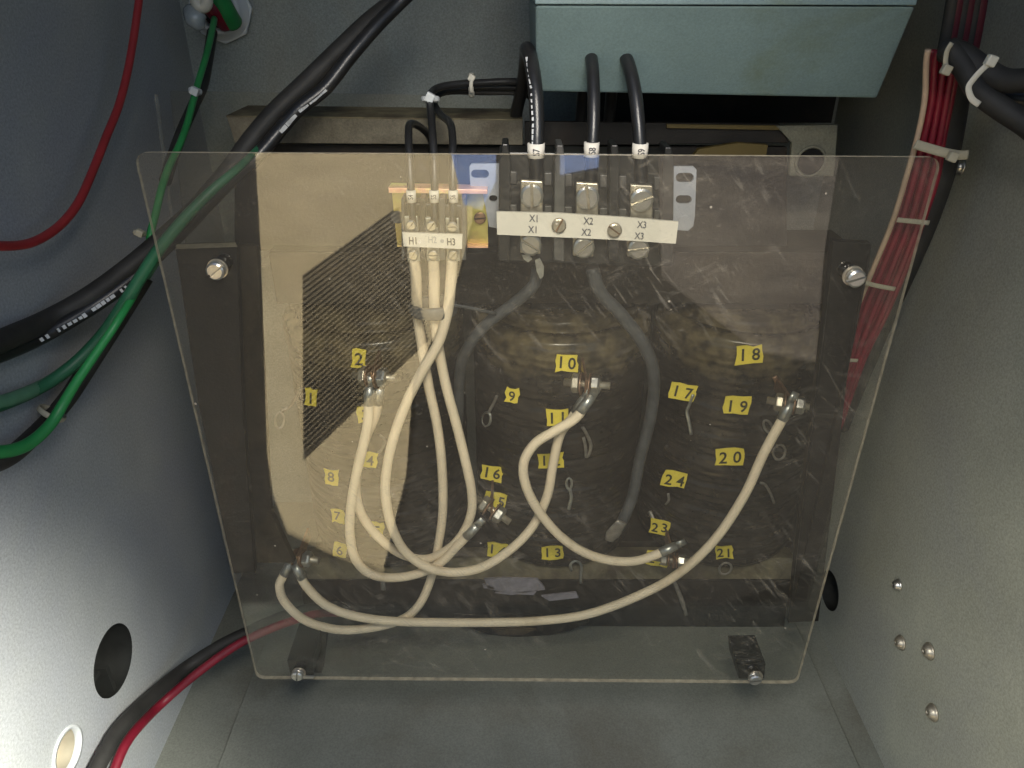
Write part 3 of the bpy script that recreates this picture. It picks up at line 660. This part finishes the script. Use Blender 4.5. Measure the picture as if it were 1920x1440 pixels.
slot_plate('mounting_ear', [(1262, 312), (1300, 312), (1306, 318), (1303, 404), (1300, 424), (1290, 433), (1262, 431)], [slot(1284, 333, 17, 9), slot(1282, 374, 15, 8)], YX + .012, 'zinc_grey', X)
b = MB(); b.lathe(at(1284, 418, YX + .0118), (0, -1, 0), [(.0048, 0), (.0048, .0006)], seg=20); build(b, 'ear_hole_plug', 'zinc_grey', X)
YS = YX - .0075
b = MB(); b.prism([at(x, y, YS) for x, y in ((931, 397), (1050, 400), (1165, 407), (1272, 416), (1267, 457), (1160, 450), (1050, 445), (932, 440))], (0, .002, 0))
k = pxm(1100, 425, YS); xr = Vector((1, 0, -.045)).normalized()
for x, y, s_, mi in ((1000, 409, 'X1', 1), (998, 430, 'X1', 1), (1103, 414, 'X2', 1), (1099, 435, 'X2', 1), (1203, 421, 'X3', 1), (1198, 442, 'X3', 1)):
    b.text(s_, at(x, y, YS) + fr, xr, up, 13.5 * k, mi, .80, .015)
build(b, 'label_strip', ['tape_white', 'ink_light'], X, fixn=False)
screw('screw', 1048, 422, YS - .0005, 13.5, 62, X, ('nickel_old', 'copper_dull'), .002); screw('screw', 1152, 431, YS - .0005, 13.5, -35, X, ('nickel_old', 'copper_dull'), .002)
# torn paper bits and lug under the left pole
b = MB(); b.prism([at(x, y, YX + .004) for x, y in ((1003, 488), (1012, 484), (1020, 500), (1019, 518), (1013, 524), (1006, 508))], (0, .001, 0)); build(b, 'frayed_lug', 'tinned', X)
b = MB(); b.prism([at(x, y, YX + .003) for x, y in ((978, 478), (992, 478), (998, 486), (990, 492), (982, 486))], (0, .001, 0)); build(b, 'frayed_lug', 'tinned', X)

# ------------------------------------------------------------------ cables
def P3(pts): return [at(x, y, Y) for x, y, Y in pts]
def keep(p, r):                    # slide a point along its sight line until it clears the side walls
    d = p - CAM
    if p.x < XL + r + .003: return CAM + d * ((XL + r + .003) / p.x)
    if p.x > XR - r - .003: return CAM + d * ((XR - r - .003) / p.x)
    return p
def cable(name, label, pts, r, mt, cat='cable', group=None, world=False, extra=None, res=6):
    P = pts if world else P3(pts)
    P = [keep(p, r if not isinstance(r, list) else max(r)) for p in P]
    g = root(name, P[0], label, cat, group)
    b = MB(); b.tube(P, r, res=res, seg=14); build(b, 'insulation' if mt != 'x' else 'x', mt, g)
    return g, P
# S7 S8 S9 cables
arcs = [
 ('S7', [(1006, 345, .462), (1006, 290, .462), (1007, 230, .466), (1004, 170, .472), (996, 115, .484), (988, 92, .500), (986, 110, .522), (980, 160, .545), (968, 215, .570), (970, 260, .585)], .0045, (1005, 282)),
 ('S8', [(1108, 345, .462), (1110, 290, .462), (1113, 230, .466), (1113, 170, .474), (1110, 118, .486), (1104, 98, .504), (1098, 120, .528), (1092, 180, .550), (1086, 250, .580)], .0039, (1109, 280)),
 ('S9', [(1202, 350, .462), (1201, 290, .462), (1197, 230, .466), (1190, 170, .474), (1178, 120, .486), (1164, 96, .504), (1152, 120, .528), (1146, 180, .550), (1140, 250, .580)], .0041, (1200, 282))]
for nm, pts, r, (mx_, my_) in arcs:
    g, P = cable('power_cable', 'thick glossy black cable with white sleeve %s arching over to the large terminal block' % nm, pts, r, 'cable_black', 'cable', 'black cables marked S7 to S9')
    c = at(mx_, my_, .4625); b = MB(); k = pxm(mx_, my_, .4625)
    b.lathe(c - Vector((0, 0, 13 * k)), (0, 0, 1), [(r + .0002, 0), (r + .0008, .0001), (r + .0008, 26 * k), (r + .0002, 26 * k + .0001)], seg=28)
    b.text(nm, c + Vector((0, -r - .0011, 0)), (0, 0, 1), (-1, 0, 0), 13 * k, 1, .75, .01)
    build(b, 'marker_sleeve', ['tape_white', 'ink'], g, fixn=False)
    # printed legend on the jacket: short dashes
    b = MB(); n = 16
    if nm != 'S8':
        for i in range(n):
            t = i / n * 3.0 + 1.15; j = int(t); f = t - j
            a_, c_ = P[j], P[j + 1]; p = a_.lerp(c_, f); tg = (c_ - a_).normalized()
            toc = (CAM - p).normalized(); sd = tg.cross(toc).normalized(); nn = (toc - tg * toc.dot(tg)).normalized()
            q_ = p + nn * (r * .86) + sd * (-r * .52 if nm == 'S7' else r * .1)
            L_ = random.uniform(.0006, .0016); b.box(q_, (.0007, .0003, L_), rot=Matrix((sd, nn, tg)).transposed())
        build(b, 'print', 'print_white', g)
# thin black wires to the H block
hw = [('left', 'S4', [(775, 425, .452), (772, 380, .455), (768, 300, .462), (766, 250, .475), (770, 232, .490), (790, 240, .515), (808, 262, .53), (812, 300, .54)], (771, 367)),
      ('middle', 'S5', [(814, 425, .452), (815, 380, .455), (814, 300, .462), (810, 235, .478), (806, 190, .498), (812, 170, .52), (840, 160, .53), (900, 155, .54), (985, 156, .55), (1010, 190, .57)], (814, 367)),
      ('right', 'S6', [(850, 425, .452), (849, 380, .455), (849, 300, .462), (848, 250, .475), (842, 228, .492), (826, 215, .515), (812, 190, .530), (820, 178, .54), (860, 166, .55), (985, 166, .555), (1012, 200, .57)], (850, 367))]
for nm, tx, pts, (mx_, my_) in hw:
    g, P = cable('control_wire', {'left': 'thin black wire curling into the H1 terminal', 'middle': 'thin black wire running up through the tie into the H2 terminal', 'right': 'thin black wire running down into the H3 terminal'}[nm], pts, .0024, 'cable_black', 'wire', 'thin black wires of the small terminal block')
    c = at(mx_, my_, .4555); k = pxm(mx_, my_, .4555); b = MB(); r = .0024
    b.lathe(c - Vector((0, 0, 12 * k)), (0, 0, 1), [(r, 0), (r + .0006, .0001), (r + .0006, 22 * k), (r, 22 * k + .0001)], seg=24)
    b.text(tx, c + Vector((0, -r - .0009, 0)), (0, 0, 1), (-1, 0, 0), 10 * k, 1, .7, .01)
    build(b, 'marker_sleeve', ['tape_white', 'ink'], g, fixn=False)
g, P = cable('control_wire', 'third thin black wire of the bundle behind the tie, above the steel angle', [(812, 300, .545), (810, 230, .545), (815, 190, .545), (835, 172, .548), (900, 172, .556), (985, 176, .562), (1010, 210, .58)], .0024, 'cable_matte', 'wire')
def tie(label, c, axis, r, head=None, mt='nylon', wdt=.0018, tail=None, hs=.0028):
    ax = Vector(axis).normalized(); c = Vector(c); g = root('cable_tie', c, label, 'cable tie', 'cable ties')
    h = Vector((0, 1, 0)) if abs(ax.y) < .9 else Vector((1, 0, 0)); x = (h - ax * h.dot(ax)).normalized(); y = ax.cross(x)
    b = MB(); b.tube([c + x * (r * math.cos(2 * PI * k / 24)) + y * (r * math.sin(2 * PI * k / 24)) for k in range(24)], wdt, closed=True, seg=8, flat=.35, raw=True, nhint=x); build(b, 'strap', mt, g)
    if head is not None:
        b = MB(); b.box(head, (hs, hs * .8, hs), rot=Matrix.Rotation(.5, 3, 'Y')); build(b, 'head', mt, g, .0006)
    if tail:
        b = MB(); b.tube(tail, .0013, seg=8, flat=.4); build(b, 'tail', mt, g)
tie('small white tie head where the thin black wires bend, above the gold bracket', at(807, 186, .512), (0, .2, 1), .0055, at(806, 183, .495), 'white_plastic')
tie('pale tie around the horizontal black wires left of the arching cables', at(884, 160, .545), (1, 0, 0), .0075, at(884, 146, .535), 'nylon', tail=[at(884, 150, .533), at(883, 164, .533), at(885, 174, .535)], hs=.0022)

# white jumper wires behind the cover
W = {
 'H1 to 6': ([(776, 482, .455), (780, 520, .462), (782, 580, .474), (790, 640, .480), (803, 720, .480), (820, 800, .478), (829, 880, .478), (830, 960, .480), (822, 1020, .482), (808, 1085, .480), (785, 1135, .474), (750, 1163, .470), (690, 1178, .466), (630, 1180, .464), (572, 1163, .464), (535, 1130, .465), (524, 1100, .467), (530, 1082, .470), (540, 1065, .473)],
   'white wire from terminal H1 sweeping down to the lower left stud'),
 'H2 to 2': ([(812, 482, .455), (814, 520, .462), (815, 580, .470), (822, 650, .474), (838, 730, .474), (857, 800, .472), (874, 870, .470), (884, 920, .470), (884, 960, .471), (868, 1000, .473), (840, 1030, .474), (800, 1048, .476), (755, 1040, .478), (715, 1012, .478), (682, 972, .478), (668, 930, .478), (670, 880, .478), (686, 820, .478), (703, 780, .476), (710, 742, .474)],
   'white wire from terminal H2 looping left and up to the stud at tag 2'),
 'H3 to 10': ([(848, 482, .455), (846, 520, .460), (840, 580, .464), (823, 640, .464), (795, 690, .463), (762, 755, .463), (738, 820, .463), (725, 880, .463), (723, 930, .463), (734, 985, .462), (758, 1032, .461), (800, 1063, .460), (850, 1073, .460), (905, 1063, .461), (960, 1028, .465), (1000, 985, .470), (1026, 930, .473), (1037, 870, .474), (1050, 815, .474), (1072, 785, .473), (1088, 760, .472)],
   'white wire from terminal H3 with wide low loop to stud at tag 10'),
 '2 to 15': ([(692, 742, .470), (690, 790, .468), (680, 840, .466), (667, 895, .465), (658, 950, .465), (656, 1000, .465), (665, 1045, .465), (688, 1072, .465), (725, 1083, .465), (775, 1078, .466), (822, 1058, .468), (856, 1025, .469), (884, 996, .469)],
   'white wire joining the stud at tag 2 to the lug at tag 15'),
 '10 to 22': ([(1098, 758, .466), (1078, 785, .463), (1040, 808, .461), (1003, 832, .460), (982, 868, .459), (986, 910, .459), (1008, 955, .460), (1045, 1000, .462), (1090, 1033, .464), (1140, 1050, .466), (1190, 1052, .468), (1230, 1040, .470), (1252, 1030, .472)],
   'white wire making a small loop from tag 10 to the stud at tag 22'),
 '6 to 19': ([(560, 1072, .468), (575, 1100, .464), (612, 1135, .462), (665, 1155, .461), (740, 1165, .460), (830, 1167, .460), (920, 1167, .460), (1010, 1164, .460), (1100, 1152, .460), (1190, 1120, .460), (1270, 1077, .460), (1340, 1012, .460), (1395, 930, .461), (1432, 850, .463), (1462, 795, .466), (1474, 772, .468)],
   'longest white wire, lower left stud to the far right stud at tag 19')}
for key, (pts, lab) in W.items():
    P = P3(pts); g = root('jumper_wire', P[0], lab, 'wire', 'white jumper wires between the terminals and taps')
    b = MB()
    # the crimped end(s) start a little before the insulation ends
    start = key[0] in 'H'
    b.tube(P, .0037, seg=14, res=6); build(b, 'insulation', 'wire_white', g)
    ends = [(P[-1], P[-2])] + ([] if start else [(P[0], P[1])])
    for e, pr_ in ends:
        d = (e - pr_).normalized(); b = MB()
        b.tube([e - d * .007, e + d * .001, e + d * .008], [.0041, .0041, .0034], seg=12, raw=True)
        b.tube([e + d * .008, e + d * .016], [.0036, .0030], seg=12, raw=True, flat=.5)
        build(b, 'ring_lug', 'tinned', g)
# tie around the three white wires
tie('broad dull strap around the three white wires below the small terminal block', at(812, 577, .475), (0, .1, 1), .0155, None, 'lead_grey', .0045, [at(850, 572, .463), at(885, 578, .468), (at(930, 588, .478))])

# left bundle: black cables and green wires
def atL(px, py, off): return atx(px, py, XL + off)
g, P = cable('power_cable', 'thick black cable running from the top centre down to the left cover edge', [(770, -30, .56), (735, 8, .55), (690, 45, .54), (640, 92, .53), (575, 155, .52), (515, 212, .51), (470, 265, .50), (430, 320, .49), (370, 390, .475), (310, 445, .465), (245, 500, .45), (170, 555, .43), (90, 600, .41), (0, 640, .39), (-60, 660, .37)], .0064, 'cable_matte')
g, P = cable('power_cable', 'second black cable with printed legend alongside the thick one at the upper left', [(775, -20, .545), (742, 12, .54), (700, 55, .53), (655, 108, .52), (610, 165, .512), (560, 205, .505), (520, 250, .50), (480, 295, .49), (420, 350, .48), (350, 425, .470), (285, 488, .458), (225, 540, .44), (150, 590, .42), (60, 640, .40), (-40, 680, .38)], .0046, 'cable_black')
b = MB(); random.seed(3)
for (i0, i1) in ((4, 6), (10, 13)):
    for i in range(26):
        if random.random() < .25: continue
        t = i0 + (i1 - i0) * i / 26; j = int(t); p = P[j].lerp(P[j + 1], t - j); tg = (P[j + 1] - P[j]).normalized()
        toc = (CAM - p).normalized(); sd = tg.cross(toc).normalized(); nn = (toc - tg * toc.dot(tg)).normalized()
        b.box(p + nn * .0041 + sd * (-.0018 if i0 > 9 else -.001), (.0009 + .0004 * random.random(), .0004, .0006 + .001 * random.random()), rot=Matrix((sd, nn, tg)).transposed())
build(b, 'print', 'print_white', g)
g, P = cable('ground_wire', 'thick green wire descending behind the upper left corner of the cover', [(540, 232, .530), (495, 268, .500), (450, 312, .468), (400, 355, .452), (350, 405, .442), (300, 465, .434), (270, 510, .430), (235, 565, .425), (190, 630, .42), (130, 690, .405), (60, 735, .39), (-40, 775, .37)], [.0014, .0018, .0024, .0030, .0034] + [.0037] * 7, 'wire_green', 'wire', 'green ground wires')
g, P = cable('ground_wire', 'pale green wire with printed dots leaving the photo at the left', [(300, 470, .462), (262, 530, .45), (222, 590, .435), (170, 655, .418), (100, 712, .40), (30, 745, .385), (-40, 765, .37)], .0040, 'wire_green_pale', 'wire', 'green ground wires')
g, P = cable('ground_wire', 'thin green wire hanging from the white conduit fitting down behind the cover corner', [(402, 35, .66), (394, 75, .63), (385, 110, .61), (373, 150, .59), (362, 190, .57), (350, 235, .55), (335, 275, .53), (318, 310, .51), (304, 350, .49), (292, 400, .475), (282, 440, .465), (278, 470, .46), (262, 530, .440), (222, 600, .410), (178, 665, .396), (142, 718, .386), (118, 758, .380), (95, 795, .370), (60, 828, .356), (20, 845, .342), (-40, 850, .325)], [.0024] * 14 + [.0026, .0028, .0031, .0034, .0036, .0038, .0040, .0040, .0040], 'wire_green_bright', 'wire', 'green ground wires')
g, P = cable('power_cable', 'black cable beside the bright green wire end at the middle left', [(272, 520, .452), (225, 595, .438), (180, 665, .420), (150, 712, .41), (128, 745, .402), (95, 785, .394), (55, 825, .384), (15, 858, .375), (-40, 880, .362)], .0052, 'cable_matte')
g, P = cable('power_cable', 'dark wire beside the thin green wire below the conduit fitting', [(398, 60, .69), (390, 110, .66), (380, 160, .63), (362, 200, .60), (342, 245, .575), (322, 300, .55), (310, 340, .53)], .0042, 'cable_matte')
tie('white clip on the thin green wire under the conduit fitting', at(366, 171, .58), (.1, .4, 1), .0042, at(365, 171, .572), 'white_plastic')
tie('pale clip against the left edge of the cover', at(262, 437, .462), (.1, .4, 1), .0035, at(262, 437, .456), 'nylon_dim', hs=.0022)
tie('white loop tie around the bright green wire at the middle left', at(97, 775, .385), (.6, .5, .8), .0078, None, 'nylon_dim')
g, P = cable('signal_wire', 'thin red wire hanging down the left wall in a curve', [atL(x, y, o) for x, y, o in ((266, -40, .03), (258, 20, .028), (250, 75, .026), (238, 140, .024), (222, 200, .022), (200, 255, .021), (175, 318, .020), (148, 378, .020), (115, 420, .020), (75, 448, .020), (35, 460, .020), (-30, 461, .020))], .0026, 'wire_red', 'wire', world=True)
# lower left pair
g, P = cable('power_cable', 'crimson cable of the pair in the lower left corner', [(760, 1165, .58), (700, 1158, .545), (650, 1150, .512), (600, 1150, .482), (560, 1160, .466), (500, 1182, .450), (440, 1212, .438), (370, 1262, .42), (300, 1322, .40), (252, 1372, .385), (228, 1410, .375), (205, 1470, .36)], .0036, 'wire_crimson')
g, P = cable('power_cable', 'black cable of the pair in the lower left corner', [(750, 1150, .59), (690, 1148, .555), (640, 1140, .520), (590, 1142, .490), (530, 1158, .472), (480, 1180, .458), (420, 1208, .445), (350, 1252, .428), (285, 1305, .410), (228, 1362, .393), (195, 1415, .38), (165, 1475, .365)], .0058, 'cable_matte')
tie('white tie around the red and black pair at the bottom left', at(200, 1420, .376), (-.35, -.25, -.9), .0118, at(226, 1432, .366), 'nylon', .0022)

# right harness: crimson wires side by side with one beige wire
random.seed(5)
hp = [(1795, -60, .45), (1788, 0, .452), (1778, 60, .455), (1766, 120, .458), (1757, 190, .460), (1743, 260, .462), (1728, 330, .463), (1700, 420, .464), (1665, 510, .466), (1632, 590, .469), (1604, 665, .473), (1578, 735, .48), (1555, 800, .49)]
H2 = root('wire_harness', at(1743, 260, .462), 'flat bundle of crimson wires with one beige wire running down the right corner', 'wire harness')
for i in range(8):
    k = (i - 3.5) / 3.5
    pts = []
    for (x, y, Y) in [(1770, 96, .457)] + hp[3:]:
        wpx = 24 + (6 if y < 150 else 0) + (4 if 300 < y < 600 else 0) - (6 if y > 650 else 0)
        pts.append(at(x + k * wpx + random.uniform(-1, 1), y + k * 3, Y + (.004 if i % 2 else 0) - (.004 if i == 0 else 0)))
    b = MB(); b.tube(pts, .0021 if i else .0017, seg=10); build(b, 'wire', 'wire_beige' if i == 0 else 'wire_crimson', H2, label='beige wire on the left side of the bundle' if i == 0 else None)
for i in range(6):                                  # upper run set back, its shade put into darker colours
    k = (i - 2.6) / 2.2
    b = MB(); b.tube([at(x + 26 + k * 24, y, Y + .012) for (x, y, Y) in hp[:4]] , .0034, seg=10); build(b, 'wire', 'wire_crimson_shaded' if i % 2 else 'cable_matte', H2)
b = MB(); b.tube([at(x + 22, y, Y + .014) for (x, y, Y) in hp[3:]], [.010, .011, .012, .012, .011, .010, .009, .008, .007, .006], seg=12); build(b, 'wire', 'cable_matte', H2, label='black cable behind the crimson wires')
def strap_px(label, pts, Y, wd, mt, head=None, hs=.003):
    P = P3([(x, y, Y) for x, y in pts]); g = root('cable_tie', P[0], label, 'cable tie', 'cable ties')
    b = MB(); b.tube(P, wd, seg=10, flat=.3, nhint=(0, 1, 0)); build(b, 'strap', mt, g)
    if head is not None: b = MB(); b.box(at(*head), (hs, hs * .7, hs), rot=Matrix.Rotation(.3, 3, 'Y')); build(b, 'head', mt, g, .0008)
strap_px('beige tie across the crimson bundle just above the cover corner', [(1716, 270), (1722, 272), (1745, 279), (1775, 287), (1800, 291), (1815, 290)], .448, .0028, 'nylon_dim', (1786, 294, .445), .0028)
strap_px('tie across the crimson bundle behind the cover below the corner', [(1682, 412), (1700, 414), (1742, 418)], .452, .0016, 'nylon_dim')
strap_px('tie across the crimson bundle right of the upper right screw', [(1622, 530), (1645, 536), (1678, 542)], .454, .0016, 'nylon_dim')
strap_px('lowest tie across the dim part of the crimson bundle', [(1572, 670), (1590, 675), (1608, 676)], .458, .0014, 'nylon_dim')
strap_px('thin curved tie with square head above the crimson bundle', [(1785, 80), (1776, 95), (1773, 112), (1774, 128)], .435, .0014, 'nylon_dim', (1774, 131, .434), .0026)
strap_px('cream tie bowing off the black cables at the upper right', [(1857, 117), (1842, 130), (1824, 150), (1816, 165), (1822, 185), (1836, 196)], .40, .0016, 'nylon', (1858, 114, .40), .0026)
g, P = cable('power_cable', 'upper black cable in the upper right corner passing over the crimson bundle', [(1770, 95, .448), (1800, 100, .44), (1840, 128, .43), (1880, 150, .42), (1930, 150, .41), (1990, 140, .40)], .0062, 'cable_matte')
g, P = cable('power_cable', 'lower black cable in the upper right corner running down to the right', [(1775, 88, .444), (1805, 120, .435), (1835, 170, .425), (1880, 205, .415), (1930, 238, .405), (1990, 290, .39)], .0060, 'cable_matte')
g, P = cable('power_cable', 'middle black cable in the upper right corner', [(1780, 105, .456), (1815, 135, .45), (1860, 175, .44), (1920, 185, .43), (1990, 190, .42)], .0055, 'cable_black')

# conduit fitting at the top left on the back wall
cf = at(414, 16, YB - .004); kf = pxm(418, 22, YB)
g = root('conduit_fitting', cf, 'white plastic conduit bushing on the back wall at the top left', 'conduit fitting')
b = MB(); b.lathe(cf, (0, -1, 0), [(33 * kf, .004), (33 * kf, .013), (38 * kf, .015), (44 * kf, .012), (45 * kf, .004), (54 * kf, .0035), (54 * kf, 0), (33 * kf, 0)], seg=40); b.f = [f for f in b.f if len(f) < 10]; b.m = b.m[:len(b.f)]; b.sm = b.sm[:len(b.f)]; build(b, 'bushing', 'white_plastic', g)
b = MB(); b.lathe(cf, (0, -1, 0), [(60 * kf, .0), (60 * kf, .003)], seg=8, smooth=False); build(b, 'lock_nut', 'white_plastic', g, .001)
b = MB(); b.lathe(cf + Vector((0, -.0045, 0)), (0, -1, 0), [(34 * kf, .0), (34 * kf, .0005)], seg=32); build(b, 'opening', 'black_hole', g)
cable('ground_wire', 'thick green wire inside the white conduit bushing', [(400, -30, .69), (412, 0, .695), (424, 22, .70), (436, 42, .71)], .0085, 'wire_green_bright', 'wire')
cable('power_cable', 'dark red wire inside the white conduit bushing', [(372, -40, .69), (388, 0, .692), (404, 22, .695), (424, 44, .708)], .0075, 'wire_crimson')
cable('power_cable', 'white wire end bent over the left rim of the conduit bushing', [(372, -20, .66), (368, 4, .655), (378, 14, .655), (388, 6, .655), (386, -20, .655)], .0045, 'nylon')
b = MB(); b.tube([at(362, 20, .66), at(368, 38, .655), at(378, 56, .655)], [.008, .0085, .003], seg=12); o = build(b, 'wire_connector', 'clear_plastic'); setp(o, 'clear grey plastic wire connector left of the conduit bushing', 'connector')

# ------------------------------------------------------------------ clear sheets
def rounded(corners, rad, n=6):
    out = []
    m_ = len(corners)
    for i in range(m_):
        p = corners[i]; a = (corners[i - 1] - p).normalized(); c = (corners[(i + 1) % m_] - p).normalized()
        p0, p1 = p + a * rad, p + c * rad
        for k in range(n + 1):
            t = k / n; out.append(p0 * (1 - t) ** 2 + p * 2 * t * (1 - t) + p1 * t * t)
    return out
C = root('clear_cover', at(990, 780, .40), 'scratched clear plastic cover screwed in front of the transformer', 'cover')
YCV = .400
b = MB(); b.prism(rounded([at(250, 286, YCV), at(1767, 295, YCV), at(1495, 1282, YCV), at(481, 1273, YCV)], .0075), (0, .0030, 0), 0, 1)
build(b, 'sheet', ['acrylic', 'acrylic_edge'], C)
for (x, y, rp, a, n_) in ((407, 505, 17, 35, 0), (1602, 519, 17, 20, 1), (559, 1262, 11, 80, 2), (1414, 1269, 12, 10, 3)):
    s_ = screw('screw', x, y, YCV - .0018, rp, a, C, ('nickel', 'nickel'), .0035)
    b = MB(); b.lathe(at(x + (2 if n_ != 1 else -4), y - (2 if n_ != 1 else 3), YCV - .0001), (0, -1, 0), [(rp * 1.13 * pxm(x, y, YCV), 0), (rp * 1.13 * pxm(x, y, YCV), .0013)], seg=26); build(b, 'washer', 'nickel_old', s_)
    b = MB(); b.lathe(at(x, y, YCV + .0032), (0, 1, 0), [(.0045, 0), (.0045, .010 if y > 1000 else .014)], seg=16); build(b, 'spacer', 'rubber' if y > 1000 else 'frame_black', s_)
b = MB(); b.prism([at(548, 1264, YCV - .0015), at(590, 1267, YCV - .0015), at(588, 1270, YCV - .0015), at(552, 1270, YCV - .0015)], (0, -.0012, 0)); build(b, 'clip', 'nickel', C)
Y2 = .60
b = MB(); b.prism([at(318, 171, Y2), at(960, 181, Y2), at(960, 500, Y2), at(352, 500, Y2)], (0, .003, 0), 0, 1)
C2 = root('rear_shield', at(500, 200, Y2), 'second clear plastic sheet standing behind the transformer at the upper left', 'shield'); build(b, 'sheet', ['acrylic_back', 'acrylic_edge_dim'], C2)
b = MB(); b.prism([at(289, 178, Y2 - .04), at(293, 178, Y2 - .04), at(330, 470, Y2 - .04), at(326, 470, Y2 - .04)], (0, .003, 0)); build(b, 'side_flange', ['acrylic_edge_dim'], C2)
